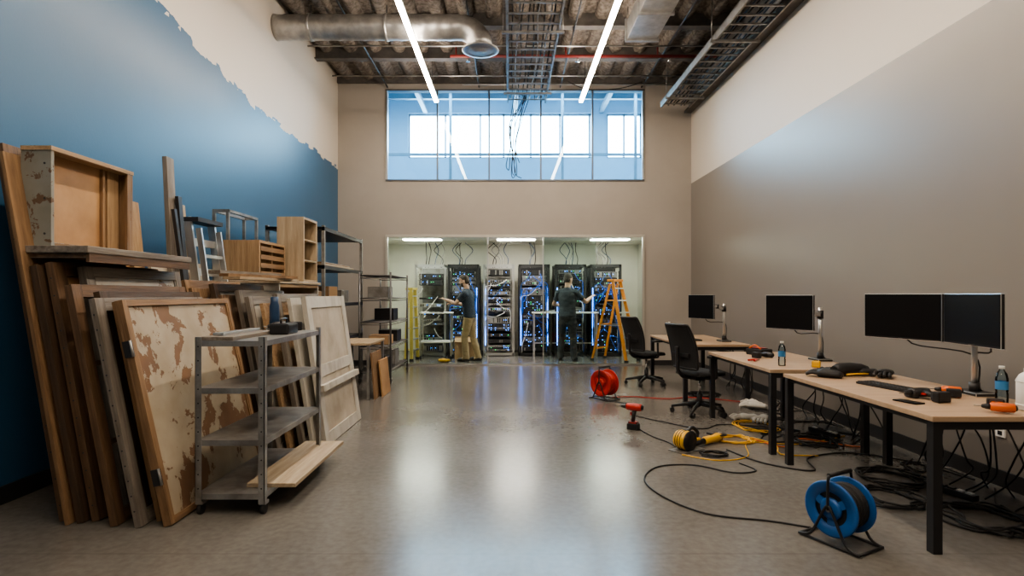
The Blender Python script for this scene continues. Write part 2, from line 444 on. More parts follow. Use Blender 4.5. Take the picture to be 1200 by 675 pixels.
# server room
SX0, SX1, SY1, SZ = -3.0, 3.2, 14.2, 2.64
b = B('wall_server_room')
b.bx(SX0 - .1, SX0, YB + .2, SY1, 0, SZ, white_wall); b.bx(SX1, SX1 + .1, YB + .2, SY1, 0, SZ, white_wall)
b.bx(SX0 - .1, SX1 + .1, SY1, SY1 + .1, 0, SZ, white_wall); b.done()
b = B('ceiling_server_room')
b.bx(SX0 - .1, SX1 + .1, YB + .2, SY1 + .1, SZ, SZ + .1, white_wall)
for i in range(11): b.bx(SX0 + i * .6, SX0 + i * .6 + .02, YB + .2, SY1, SZ - .006, SZ, alu)
for i in range(5): b.bx(SX0, SX1, YB + .5 + i * .6, YB + .52 + i * .6, SZ - .006, SZ, alu)
b.done()
for i, (x, y) in enumerate([(-1.9, 11.95), (.1, 11.95), (2.1, 11.95), (-1.95, 12.75), (.15, 12.75), (2.25, 12.75)]):
    b = B('ceiling_light_panel'); b.bx(x - .42, x + .42, y - .14, y + .14, SZ - .025, SZ - .012, panel_l)
    b.bx(x - .45, x + .45, y - .17, y + .17, SZ - .012, SZ - .006, white_p); b.done()

# room beyond upper window
UY = 14.6
b = B('wall_upper_room')
b.bx(-4.2, -4.1, YB + .2, UY, 3.0, 6.5, blue_grey); b.bx(4.2, 4.3, YB + .2, UY, 3.0, 6.5, blue_grey)
b.bx(-4.2, 4.3, UY, UY + .2, 3.0, 4.90, blue_grey); b.bx(-4.2, 4.3, UY, UY + .2, 6.05, 6.5, blue_grey)
b.bx(-4.2, -2.6, UY, UY + .2, 4.90, 6.05, blue_grey)
b.bx(2.1, 2.5, UY, UY + .2, 4.90, 6.05, blue_grey)
b.bx(3.4, 4.3, UY, UY + .2, 4.90, 6.05, blue_grey)
b.bx(-4.2, XL - .01, YB + .1, YB + .2, 3, 6.5, blue_grey); b.bx(XR + .15, 4.3, YB + .1, YB + .2, 3, 6.5, blue_grey)
b.bx(-4.2, 4.3, YB + .1, YB + .2, 5.9, 6.5, blue_grey)
b.done()
b = B('floor_upper_room'); b.bx(-4.2, 4.3, YB + .2, UY + .2, 2.9, 3.0, blue_grey); b.done()
b = B('ceiling_upper_room'); b.bx(-4.2, 4.3, YB + .1, UY + .2, 6.4, 6.5, blue_grey)
for y in (12, 12.9, 13.8): b.bx(-4.1, 4.2, y, y + .10, 6.15, 6.4, frs)
for x in (-2.2, 0.1, 2.3): b.bx(x, x + .1, YB + .25, UY, 6.05, 6.15, frs)
b.done()
for x in (-2.2, 2.3):
    b = B('upper_room_fill_panel'); b.bx(x - 1.3, x + 1.3, 12.3, 12.8, 6.16, 6.2, fill_b); b.bx(x - 1.35, x + 1.35, 12.25, 12.85, 6.2, 6.4, white_p); b.done()  # added glowing panels that brighten the upper room and send light through its window
b = B('window_4')
for x in (-2.58, -1.65, -.75, -.15, .55, 1.3, 2.06, 2.52, 2.95, 3.38): b.bx(x - .02, x + .02, UY + .05, UY + .12, 4.90, 6.05, frs)
b.bx(-2.6, 3.4, UY + .05, UY + .12, 4.90, 4.94, frs); b.bx(-2.6, 3.4, UY + .05, UY + .12, 6.0, 6.05, frs); b.done()
b = B('steel_railing')
for x in (-2.9, -1.4, 1.2, 2.9): b.bx(x, x + .06, 13.2, 13.26, 3.0, 6.15, frs)
b.bx(-4.1, 4.2, 13.2, 13.25, 4.62, 4.68, frs); b.done()

# ------------------------------------------------------------------ ceiling services
for x in (-1.36, 1.33):
    b = B('linear_pendant_light')
    b.bx(x - .035, x + .035, -1.8, 10.6, 5.0, 5.045, alu)
    b.bx(x - .034, x + .034, -1.79, 10.59, 4.975, 5.0, led_warm)
    b.bx(x - .025, x + .025, -1.79, 10.59, 5.045, 5.05, fill_up)  # added upward glow on the pendant top, lifts the ceiling ribs
    for y in (-1, 2, 4.5, 7, 10): b.cyl((x, y, 5.05), (x, y, HC), .004, dark_metal, seg=6)
    b.done()
b = B('spiral_duct')
pts = []
x = XL + .005
while x < -.75: pts.append(((x, 8.25, 5.27), .175 if (len(pts) % 4) else .183)); x += .045
for k in range(7):
    a = (k / 6) * pi / 2
    pts.append(((-.72 + .30 * sin(a), 8.25, 5.27 - .30 * (1 - cos(a))), .175))
b.rings(pts, galv, 24)
b.cyl((-.42, 8.25, 4.99), (-.42, 8.25, 4.95), .175, galv, seg=24)
b.lathe([(.12, 0), (.26, -.03), (.27, -.045), (.22, -.05), (.20, -.03), (.16, -.06), (.12, -.05), (.08, -.07), (.01, -.07)], (-.42, 8.25, 4.98), galv)
for x in (-2.9, -1.8): b.rings([((x, 8.25, 5.27), .19), ((x + .04, 8.25, 5.27), .19)], galv, 24); b.cyl((x + .02, 8.25, 5.45), (x + .02, 8.25, HC), .008, dark_metal)
b.done()
b = B('rectangular_duct')
b.bx(1.74, 2.18, 6.0, 8.45, 5.17, 5.45, galv, .01)
for y in (6.6, 7.6, 8.40): b.bx(1.71, 2.21, y, y + .04, 5.14, 5.48, galv)
for y in (7, 8.3):
    for x in (1.73, 2.19): b.cyl((x, y, 5.48), (x, y, HC), .006, dark_metal, seg=6)
b.done()
def tray(name, x0, x1, y0, y1, z, step=.25, cables=10):
    b = B(name)
    for x in (x0, x1):
        b.bx(x - .012, x + .012, y0, y1, z, z + .10, steel); b.bx(x - .02, x + .02, y0, y1, z + .09, z + .10, steel)
    y = y0 + .05
    while y < y1: b.bx(x0, x1, y, y + .03, z + .01, z + .03, steel); y += step
    for y in (y0 + 1, (y0 + y1) / 2, y1 - .6):
        b.bx(x0 - .08, x1 + .08, y, y + .04, z - .03, z, steel)
        for x in (x0 - .06, x1 + .06): b.cyl((x, y + .02, z - .04), (x, y + .02, HC), .006, steel, seg=6)
    for i in range(cables):
        xx = x0 + .04 + (x1 - x0 - .08) * (i + .5) / cables
        P = [(xx + random.uniform(-.03, .03), y0 + (y1 - y0) * k / 9, z + .045 + random.uniform(0, .03)) for k in range(10)]
        b.tube(P, random.uniform(.008, .014), random.choice([blk_rub, blk_rub, blue_dev, steel]), 6, 3)
    return b
b = tray('cable_ladder_tray', -.03, .70, 5.0, 11.1, 5.13, .28, 9)
b.done()
b = tray('cable_ladder_tray', 2.87, 3.40, 5.0, 10.76, 4.93, .24, 7)
b.done()
b = B('hanging_cable_bundle')
for i in range(9):
    x0 = .05 + random.uniform(-.05, .35); xa = random.uniform(-.12, .22)
    zz = random.choice([4.1, 3.85, 3.95, 4.4, 3.8])
    b.tube([(x0, 10.7, 5.2), (x0, 11.0, 5.22), (x0 * .6 + xa * .4, 11.13, 5.05), (xa, 11.14, 4.7), (xa * .5 + .02, 11.16, 4.35), (xa * .9 + .1 * random.uniform(-1, 1), 11.15, zz), (xa + .05 * random.uniform(-1, 1), 11.15, zz - .12)], .008, blk_rub, 6, 5)
b.done()
b = B('sprinkler_pipe')
b.cyl((-1.0, 9.6, 5.42), (3.5, 9.6, 5.42), .026, red_pipe, seg=12)
for x in (-.9, .95, 2.5): b.cyl((x, 9.6, 5.42), (x, 9.6, HC), .015, red_pipe, seg=8); b.cyl((x + .2, 9.6, 5.42), (x + .2, 9.6, 5.33), .012, chrome, seg=8); b.cyl((x + .2, 9.6, 5.33), (x + .2, 9.6, 5.325), .035, chrome, seg=12)
b.done()
b = B('electrical_conduit')
for (x0, x1, y, z) in ((-3.3, 3.5, 9.3, 5.46), (-3.3, 3.5, 10.6, 5.47), (-.9, 3.5, 10.85, 5.40)):
    b.cyl((x0, y, z), (x1, y, z), .014, galv, seg=8)
for x in (-2.4, -.6, 1.0, 2.6): b.cyl((x, 5, 5.48), (x, 11.2, 5.48), .014, dark_metal, seg=8)
b.tube([(1.1, 10.7, 5.4), (1.5, 10.7, 5.25), (2.1, 10.7, 5.28), (2.5, 10.7, 5.4)], .008, blk_rub)
b.done()

# ------------------------------------------------------------------ racks
def rack(x, kind):
    b = B('server_rack'); w, d, h = .66, .8, 2.08
    y0 = 12.85
    fm_ = {'open': alu, 'dark': dark_metal}[kind[0]]
    for sx in (-1, 1):
        for yy in (y0, y0 + d - .04):
            b.bx(x + sx * w / 2 - .025, x + sx * w / 2 + .025, yy, yy + .05, 0.0, h, fm_)
    for z in (0.02, h - .06):
        for yy in (y0, y0 + d - .04): b.bx(x - w / 2, x + w / 2, yy, yy + .05, z, z + .06, fm_)
        for sx in (-1, 1): b.bx(x + sx * w / 2 - .02, x + sx * w / 2 + .02, y0, y0 + d, z, z + .05, fm_)
    b.bx(x - w / 2 + .03, x + w / 2 - .03, y0 + d - .02, y0 + d, .08, h - .06, blk if kind[0] == 'dark' else grey_old)
    if kind[0] == 'dark':
        for sx in (-1, 1): b.bx(x + sx * (w / 2 - .035) - .012, x + sx * (w / 2 - .035) + .012, y0 - .005, y0 + .01, .15, h - .15, blk)
    for sx in (-1, 1):
        for i in range(20): b.bx(x + sx * .272 - .006, x + sx * .272 + .006, y0 - .006, y0 + .0, .18 + i * .09, .20 + i * .09, steel)
    z = .12
    while z < h - .18:
        k = random.choice([1, 1, 1, 2, 2, 3])
        hh = .045 * k
        if random.random() < kind[1]:
            mt = random.choice([blk, blk, dark_metal, steel] if kind[0] == 'dark' else [steel, alu, blk, dark_metal])
            b.bx(x - .255, x + .255, y0 + .02, y0 + .6, z, z + hh - .006, mt)
            for q in range(10):
                if random.random() < .8:
                    xx = x - .23 + q * .048
                    b.bx(xx, xx + .03, y0 + .012, y0 + .02, z + .012, z + hh - .018, random.choice([blk, dark_metal, steel, dark_metal]))
                if random.random() < .28:
                    xx = x - .225 + q * .048
                    b.bx(xx, xx + .010, y0 + .004, y0 + .014, z + hh * .5, z + hh * .5 + .010, random.choice([led_blue, led_blue, led_blue, led_blue, led_green]))
        z += hh
    for i in range(kind[2]):  # patch cables
        mt = kind[3] if random.random() < .7 else random.choice([blk_rub, white_p, blue_p])
        xa = x + random.uniform(-.2, .2); xe = x + random.choice([-1, 1]) * random.uniform(.25, .3)
        za = random.uniform(.5, 1.9); zb = za - random.uniform(.1, .5)
        b.tube([(xa, y0 + .01, za), (xa, y0 - .05, za - .02), ((xa + xe) / 2, y0 - .06, (za + zb) / 2 - .05), (xe, y0 - .04, zb), (xe, y0 - .02, max(.1, zb - .4))], .008, mt, 5, 4)
    if kind[4]:
        for sx in kind[4]: b.bx(x + sx * .30 - .007, x + sx * .30 + .007, y0 - .012, y0 - .006, .25, 1.55, led_blue)
    for i in range(5):
        xx = x + random.uniform(-.2, .2)
        b.tube([(xx, y0 + .5, h - .05), (xx + .03, y0 + .5, h + .15), (xx + random.uniform(-.2, .2), y0 + .6, SZ - .2), (xx, y0 + .6, SZ - .02)], .010, random.choice([blk_rub, steel, blue_dev]), 6, 4)
    b.done()
blue_led_cable = M('patch_cable_blue', (.02, .12, .6), .4)
rack(-1.785, ('open', .45, 6, white_p, ()))
rack(-1.04, ('dark', .9, 14, blue_led_cable, (1,)))
rack(-.24, ('open', .45, 5, white_p, (-1,)))
rack(.56, ('dark', .95, 16, blue_led_cable, (-1, 1)))
rack(1.38, ('dark', .7, 8, blue_led_cable, (-1,)))
rack(2.18, ('dark', .85, 22, blue_led_cable, (-1,)))
b = B('equipment_shelf_cart')
for z in (.35, .98): b.bx(-1.95, -1.25, 12.34, 12.74, z, z + .03, white_p, .005)
for x in (-1.93, -1.27):
    for y in (12.36, 12.72): b.bx(x - .015, x + .015, y - .015, y + .015, .06, 1.0, alu); b.cyl((x - .012, y, .03), (x + .012, y, .03), .03, blk_rub)
b.box((-1.6, 12.5, 1.02), (.3, .2, .02), blk); b.done()
b = B('utility_table')
b.bx(.5, 1.95, 12.42, 12.74, .98, 1.01, white_p, .005)
for x in (.54, 1.91):
    for y in (12.45, 12.71): b.bx(x - .018, x + .018, y - .018, y + .018, 0, .98, alu)
b.bx(.54, 1.91, 12.70, 12.72, .3, .33, alu); b.bx(.8, 1.0, 12.5, 12.7, 1.01, 1.05, steel); b.done()
b = B('cardboard_box')
b.bx(-.22, .22, -.17, .17, 0, .42, card); b.box((0, -.22, .42), (.44, .14, .006), card, (.7, 0, 0)); b.box((0, .22, .42), (.44, .14, .006), card, (-.7, 0, 0))
b.bx(-.22, .22, -.025, .025, .418, .423, M('packing_tape', (.6, .5, .3), .3)); b.done((-.98, 12.48, 0), (0, 0, .1))

def ladder(name, mat, loc, rotz, h=1.62, w=.5, spread=.95, steps=6):
    b = B(name)
    tw = w * .62
    for s in (-1, 1):
        b.beam((s * w / 2, -spread / 2, 0), (s * tw / 2, -.03, h), .03, .065, mat, up=(0, 1, 0))
        b.beam((s * w / 2, spread / 2, 0), (s * tw / 2, .03, h - .05), .03, .045, mat, up=(0, 1, 0))
        b.box((s * w / 2, -spread / 2 - .0, .025), (.045, .08, .05), blk_rub); b.box((s * w / 2, spread / 2, .025), (.045, .07, .05), blk_rub)
        f = .45
        b.beam((s * (w * (1 - f) + tw * f) / 2 + s * .012, -spread / 2 * (1 - f), h * f), (s * (w * (1 - f) + tw * f) / 2 + s * .012, spread / 2 * (1 - f), h * f), .006, .02, alu)
    for i in range(1, steps + 1):
        f = i / (steps + .6); ww = w * (1 - f) + tw * f
        b.box((0, -spread / 2 * (1 - f) - .03 * f, h * f), (ww, .08, .025), alu)
        if i % 2: b.box((0, spread / 2 * (1 - f) + .03 * f, h * f), (ww, .02, .03), mat)
    b.box((0, 0, h + .015), (tw + .08, .16, .05), mat, None, .008)
    b.done(loc, (0, 0, rotz))
ladder('step_ladder', ladder_or, (2.24, 12.05, 0), radians(52), 1.68, .56, .8)
ladder('step_ladder', ladder_ye, (-2.08, 12.1, 0), radians(80), 1.5, .40, .14)
b = B('yellow_tool_pouch'); b.ell((0, 0, .04), (.13, .08, .04), yellow_p, jit=.06); b.ell((.06, .02, .06), (.05, .05, .04), blk); b.done((-1.35, 11.75, 0))

# ------------------------------------------------------------------ people
def smooth_pts(P, R, sub=8):
    P = [Vector(p) for p in P]; out = []
    n = len(P)
    for i in range(n - 1):
        p0, p1, p2, p3 = P[max(i - 1, 0)], P[i], P[i + 1], P[min(i + 2, n - 1)]
        for k in range(sub):
            t = k / sub
            q = .5 * ((2 * p1) + (-p0 + p2) * t + (2 * p0 - 5 * p1 + 4 * p2 - p3) * t * t + (-p0 + 3 * p1 - 3 * p2 + p3) * t ** 3)
            out.append((q, R[i] * (1 - t) + R[i + 1] * t))
    out.append((P[-1], R[-1])); return out
def hand(b, wrist, d, nrm, side, curl=.5):
    w = Vector(wrist); d = Vector(d).normalized(); n = Vector(nrm); n = (n - d * n.dot(d)).normalized()
    s = d.cross(n).normalized() * side
    b.rings([(w - d * .03, .024), (w + d * .01, .028), (w + d * .05, .041), (w + d * .085, .042), (w + d * .098, .036)], skin, 16, True, flat=.40, side=s)
    for i, (off, L) in enumerate(((.032, .076), (.011, .086), (-.011, .079), (-.031, .062))):
        p = w + d * .085 + s * off; a = 0; pts = [(p, .0095)]
        dd = d
        for j, seg in enumerate((.45, .32, .23)):
            a += curl * (.45 + .07 * i) * (1.0 if j == 0 else 1.15)
            dd = d * cos(a) + n * sin(a)
            p = p + dd * L * seg + s * (off * .06)
            pts.append((p, .0095 - .0008 * (j + 1)))
        b.rings([(pts[0][0], pts[0][1]), ((pts[0][0] + pts[1][0]) / 2, .0095)] + pts[1:] + [(p + dd * .004, .004)], skin, 8)
    t0 = w + d * .03 + s * .028; t1 = t0 + (s * .7 + d * .6 + n * .35).normalized() * .036; t2 = t1 + (s * .25 + d * .85 + n * .5).normalized() * .03
    b.rings([(t0 - s * .012, .014), (t0, .0135), (t1, .011), (t2, .0095), (t2 + d * .004, .004)], skin, 8)

def person(name, loc, rotz, shirt, pants, hair, armL, armR, legs, head_pitch, head_yaw, beard=False, handsn=((0, 0, -1), (0, 0, -1)), lean=0., scl=1.):
    b = B(name + '_src')
    b.loft([(.80, 0, .01, .05, .05), (.84, 0, .01, .12, .09), (.87, 0, .01, .155, .115), (.93, 0, .012, .178, .132), (.99, 0, .008, .170, .120), (1.03, 0, 0, .160, .112)], pants)
    S = [(.93, 0, .006, .184, .138), (.945, 0, .006, .186, .139), (.99, 0, .005, .182, .134), (1.06, 0, 0, .174, .126), (1.13, 0, 0, .170, .120), (1.21, 0, 0, .180, .124), (1.30, 0, 0, .196, .130), (1.37, 0, .004, .200, .126), (1.42, 0, .008, .186, .110), (1.455, 0, .012, .150, .090), (1.485, 0, .012, .100, .076), (1.508, 0, .010, .074, .066), (1.516, 0, .01, .068, .062)]
    D = []
    for i in range(len(S) - 1):
        for k in range(4):
            t = k / 4; D.append(tuple(S[i][q] * (1 - t) + S[i + 1][q] * t for q in range(5)))
    D.append(S[-1]); b.loft(D, shirt, 48)
    b.rings(smooth_pts([(0, .016, 1.46), (0, .010, 1.53), (0, .0, 1.61)], [.064, .060, .058], 6), skin, 24)
    for sgn, (elb, wr), hn in ((1, armL, handsn[0]), (-1, armR, handsn[1])):
        sh = Vector((sgn * .172, .01, 1.405)); elb = Vector(elb); wr = Vector(wr)
        m = sh.lerp(elb, .66)
        b.rings(smooth_pts([(sgn * .03, .016, 1.47), (sgn * .09, .014, 1.445), (sgn * .155, .012, 1.412)], [.048, .056, .060], 6), shirt, 20)
        b.ell(sh + Vector((-sgn * .01, 0, .0)), (.068, .068, .068), shirt, 20)
        b.rings(smooth_pts([sh - Vector((sgn * .07, 0, -.012)), sh + Vector((sgn * .015, 0, 0)), sh.lerp(elb, .3), m], [.060, .070, .065, .063], 8), shirt, 24)
        b.rings(smooth_pts([sh.lerp(elb, .45), m, elb, elb.lerp(wr, .3), wr], [.048, .047, .041, .044, .027], 8), skin, 20)
        d = (wr - elb).normalized()
        hand(b, wr, d, hn, -sgn, .55)
    for sgn, (kn, an) in zip((1, -1), legs):
        hip = Vector((sgn * .092, .01, .90)); kn = Vector(kn); an = Vector(an)
        b.rings(smooth_pts([hip, hip.lerp(kn, .3), hip.lerp(kn, .75), kn, kn.lerp(an, .35), kn.lerp(an, .85), an + Vector((0, 0, -.03))], [.096, .098, .080, .072, .073, .066, .068], 6), pants, 28)
        f = Vector((an.x, an.y, 0)); g = sgn * .02
        b.rings([(f + Vector((0, .082, .040)), .02), (f + Vector((0, .065, .042)), .036), (f + Vector((0, .0, .046)), .044), (f + Vector((g * .5, -.08, .040)), .047), (f + Vector((g, -.15, .033)), .044), (f + Vector((g, -.19, .026)), .024)], shoe_m, 20, True, flat=1.0)
        b.rings([(f + Vector((0, 0, .04)), .046), (f + Vector((0, .0, .10)), .046)], shoe_m, 16)
    P0 = Vector((0, .0, 1.57))
    b.X = Matrix.Translation(P0) @ Euler((head_pitch, 0, head_yaw)).to_matrix().to_4x4() @ Matrix.Translation(-P0)
    H = [(1.560, 0, -.052, .020, .022), (1.570, 0, -.048, .038, .044), (1.60, 0, -.028, .056, .074), (1.63, 0, -.016, .066, .086), (1.66, 0, -.008, .071, .093), (1.69, 0, -.003, .075, .095), (1.72, 0, -.001, .077, .098), (1.75, 0, .003, .074, .094), (1.775, 0, .006, .062, .078), (1.793, 0, .008, .040, .05), (1.799, 0, .008, .012, .015)]
    D = []
    for i in range(len(H) - 1):
        for k in range(3):
            t = k / 3; D.append(tuple(H[i][q] * (1 - t) + H[i + 1][q] * t for q in range(5)))
    D.append(H[-1]); b.loft(D, skin, 40)
    b.rings([((0, -.094, 1.700), .009), ((0, -.108, 1.675), .012), ((0, -.122, 1.655), .016), ((0, -.102, 1.643), .012)], skin, 12)
    b.rings([((-.045, -.084, 1.705), .010), ((0, -.095, 1.709), .010), ((.045, -.084, 1.705), .010)], skin, 10)
    for sx in (-1, 1): b.ell((sx * .079, .010, 1.668), (.012, .021, .034), skin, 12, (0, 0, sx * .3))
    b.ell((0, .016, 1.730), (.084, .098, .090), hair, 36)
    b.ell((0, .040, 1.685), (.077, .074, .085), hair, 30)
    if beard:
        b.ell((0, -.038, 1.602), (.064, .074, .040), hair, 28)
    Xh = b.X.copy(); b.X = Matrix()
    pos = []; lab = []
    for f in b.bm.faces:
        if len(f.verts) <= 4: pos.append(f.calc_center_median()); lab.append(f.material_index)
    for v in b.bm.verts:
        v.co.z = max(v.co.z, .0)
        if lean and v.co.z > .95: v.co.y -= lean * (v.co.z - .95) ** 1.3
    if lean:
        for p in pos:
            if p.z > .95: p.y -= lean * (p.z - .95) ** 1.3
        Xh = Matrix.Translation((0, -lean * (1.68 - .95) ** 1.3, 0)) @ Xh
    Xi = Xh.inverted()
    mats = list(b.mats)
    me = b.mesh(); o = bpy.data.objects.new(name + '_tmp', me); COL.objects.link(o)
    r = o.modifiers.new('r', 'REMESH'); r.mode = 'VOXEL'; r.voxel_size = .0065; r.use_smooth_shade = True
    sm = o.modifiers.new('s', 'SMOOTH'); sm.factor = .5; sm.iterations = 4
    dg = bpy.context.evaluated_depsgraph_get()
    nm = bpy.data.meshes.new_from_object(o.evaluated_get(dg))
    bpy.data.objects.remove(o)
    kd = kdtree.KDTree(len(pos))
    for i, p in enumerate(pos): kd.insert(p, i)
    kd.balance()
    nm.materials.clear()
    for m_ in mats: nm.materials.append(m_)
    cloth = {mats.index(shirt), mats.index(pants)}
    SK, HR = mats.index(skin), mats.index(hair)
    cv = {}
    for p in nm.polygons:
        _, i, _ = kd.find(p.center); k = lab[i]
        if k in (SK, HR) and p.center.z > 1.5:
            q = Xi @ p.center
            if q.y < -.055: hl = 1.752
            elif q.y < .0: hl = 1.752 - (q.y + .055) / .055 * .06
            elif q.y < .032: hl = 1.702
            else: hl = 1.612
            k = HR if q.z > hl else SK
            if beard and q.z < 1.640 and q.y < -.02 and q.z > 1.562 and not (abs(q.x) < .02 and 1.612 < q.z < 1.63): k = HR
        p.material_index = k; p.use_smooth = True
        if k in cloth:
            for v in p.vertices: cv[v] = 1
    nrm = [v.normal.copy() for v in nm.vertices]
    for v in nm.vertices:
        if v.index in cv:
            q = Vector((v.co.x * 9, v.co.y * 9, v.co.z * 16))
            v.co += nrm[v.index] * (noise.noise(q) * .009 + noise.noise(q * 2.3) * .003)
    b2 = B(name); b2.bm.from_mesh(nm); b2.mats = list(mats)
    b2.X = Xh
    for sx in (-1, 1):
        b2.ell((sx * .031, -.083, 1.688), (.013, .009, .008), eye_w, 12); b2.ell((sx * .031, -.0905, 1.688), (.005, .003, .005), eye_d, 10)
        b2.rings([((sx * .048, -.086, 1.703), .003), ((sx * .030, -.099, 1.708), .0045), ((sx * .014, -.102, 1.703), .003)], hair, 6)
    b2.rings([((-.022, -.092, 1.622), .003), ((0, -.101, 1.623), .005), ((.022, -.092, 1.622), .003)], lip, 8)
    me2 = bpy.data.meshes.new(name); b2.bm.to_mesh(me2); b2.bm.free()
    for m_ in b2.mats: me2.materials.append(m_)
    ob = bpy.data.objects.new(name, me2); COL.objects.link(ob); ob.location = loc; ob.rotation_euler = (0, 0, rotz); ob.scale = (scl,) * 3
    return ob
person('man_in_khaki_trousers', (-.84, 11.93, 0), radians(-104), navy, khaki, hair_m,
       ((.25, -.20, 1.21), (.17, -.43, 1.29)), ((-.24, -.16, 1.18), (-.14, -.38, 1.20)),
       (((.105, -.07, .49), (.115, -.03, .09)), ((-.11, .05, .49), (-.12, .16, .09))), radians(8), 0, True, ((0, 0, -1), (.2, 0, -1)), .14, 1.0)
person('man_in_dark_clothes', (1.22, 12.0, 0), radians(162), charcoal, dk_trou, hair_m2,
       ((.30, -.08, 1.17), (.20, -.30, 1.12)), ((-.36, -.14, 1.22), (-.44, -.36, 1.32)),
       (((.12, -.02, .49), (.14, .02, .09)), ((-.12, -.02, .49), (-.14, .02, .09))), radians(8), radians(-25), False, ((0, 0, -1), (0, 0, -1)), .08, 1.02)

# ------------------------------------------------------------------ desks & chairs
def desk(y0, y1, x0=2.27, x1=3.15, zt=.745):
    b = B('office_desk')
    b.bx(x0, x1, y0, y1, zt - .03, zt, desk_top, .004)
    for x in (x0 + .035, x1 - .035):
        for y in (y0 + .035, y1 - .035): b.bx(x - .025, x + .025, y - .025, y + .025, 0, zt - .03, blk)
    for y in (y0 + .035, y1 - .035): b.bx(x0 + .06, x1 - .06, y - .018, y + .018, zt - .075, zt - .03, blk)
    b.bx(x1 - .06, x1 - .03, y0 + .06, y1 - .06, zt - .075, zt - .03, blk)
    b.bx(x0 + .03, x0 + .06, y0 + .06, y1 - .06, zt - .06, zt - .03, blk)
    b.bx(x1 - .22, x1 - .10, y0 + .3, y1 - .3, zt - .14, zt - .13, dark_metal)
    b.done()
desk(3.05, 4.72); desk(4.95, 6.50); desk(7.42, 9.2)

def office_chair(loc, rotz):
    b = B('office_chair')
    for i in range(5):
        a = 2 * pi * i / 5 + .3; c, s = cos(a), sin(a)
        b.rings([((.03 * c, .03 * s, .115), .028), ((.18 * c, .18 * s, .10), .022), ((.31 * c, .31 * s, .075), .016)], blk, 10)
        b.cyl((.31 * c, .31 * s, .05), (.31 * c, .31 * s, .085), .01, blk, seg=8)
        for q in (-.016, .016):
            b.cyl((.31 * c - s * (q - .01), .31 * s + c * (q - .01), .029), (.31 * c - s * (q + .01), .31 * s + c * (q + .01), .029), .028, blk_rub, seg=14)
    b.cyl((0, 0, .09), (0, 0, .24), .03, blk); b.cyl((0, 0, .24), (0, 0, .42), .016, chrome)
    b.box((0, -.02, .43), (.22, .26, .045), blk, None, .01)
    n = 12; vs = []; fs = []
    for lay in (0, 1):
        for i in range(n + 1):
            for j in range(n + 1):
                u, v = i / n * 2 - 1, j / n * 2 - 1
                k = (1 - .22 * (abs(u) ** 4) * (abs(v) ** 4) * 1.0)
                x = .245 * u * k; y = .235 * v * k + .01
                e = max(abs(u), abs(v)) ** 5
                z = (.455 + .01 * e) if lay == 0 else (.525 - .025 * e - .015 * (1 - u * u) * (1 - v * v) - (.02 * max(v, 0) ** 3))
                vs.append((x, y, z))
    o2 = (n + 1) ** 2
    for i in range(n):
        for j in range(n):
            a_ = i * (n + 1) + j
            fs.append((a_, a_ + 1, a_ + n + 2, a_ + n + 1)); fs.append((o2 + a_, o2 + a_ + n + 1, o2 + a_ + n + 2, o2 + a_ + 1))
    for i in range(n):
        for (p, q) in ((i, i + 1), ((n) * (n + 1) + i, n * (n + 1) + i + 1), (i * (n + 1), (i + 1) * (n + 1)), (i * (n + 1) + n, (i + 1) * (n + 1) + n)):
            fs.append((p, q, o2 + q, o2 + p))
    b.add(vs, fs, meshfab, True)
    def bp(u, v):
        w = .235 * (1 - .18 * v ** 3 - .10 * (1 - v) ** 2)
        y = -.25 + .035 * sin(v * 3.0) - .13 * v + .045 * u * u
        return Vector((w * u, y, .55 + .50 * v))
    n = 10; vs = []; fs = []
    for t in (0, .012):
        for i in range(n + 1):
            for j in range(n + 1):
                p = bp(i / n * 2 - 1, j / n); vs.append((p.x, p.y - t, p.z))
    for i in range(n):
        for j in range(n):
            a_ = i * (n + 1) + j
            fs.append((a_, a_ + 1, a_ + n + 2, a_ + n + 1)); fs.append(((n + 1) ** 2 + a_, (n + 1) ** 2 + a_ + n + 1, (n + 1) ** 2 + a_ + n + 2, (n + 1) ** 2 + a_ + 1))
    b.add(vs, fs, meshfab, True)
    per = [bp(-1 + 2 * i / 8, 0) for i in range(9)] + [bp(1, j / 8) for j in range(1, 9)] + [bp(1 - 2 * i / 8, 1) for i in range(1, 9)] + [bp(-1, 1 - j / 8) for j in range(1, 8)]
    b.tube([p + Vector((0, -.006, 0)) for p in per], .014, blk, 8, 2, closed=True)
    b.tube([(0, -.06, .44), (0, -.22, .44), (0, -.31, .52), (0, -.32, .66), (0, -.33, .80)], .022, blk, 8, 5)
    b.box((0, -.28, .70), (.30, .02, .05), blk, None, .006)
    for s in (-1, 1):
        b.tube([(s * .10, 0, .44), (s * .27, 0, .45), (s * .285, -.01, .52), (s * .28, -.01, .67)], .016, blk, 8, 5)
        b.box((s * .275, .02, .69), (.075, .25, .028), blk, None, .01)
    b.done(loc, (0, 0, rotz))
office_chair((2.13, 8.85, 0), radians(-65))
office_chair((2.24, 6.70, 0), radians(-68))

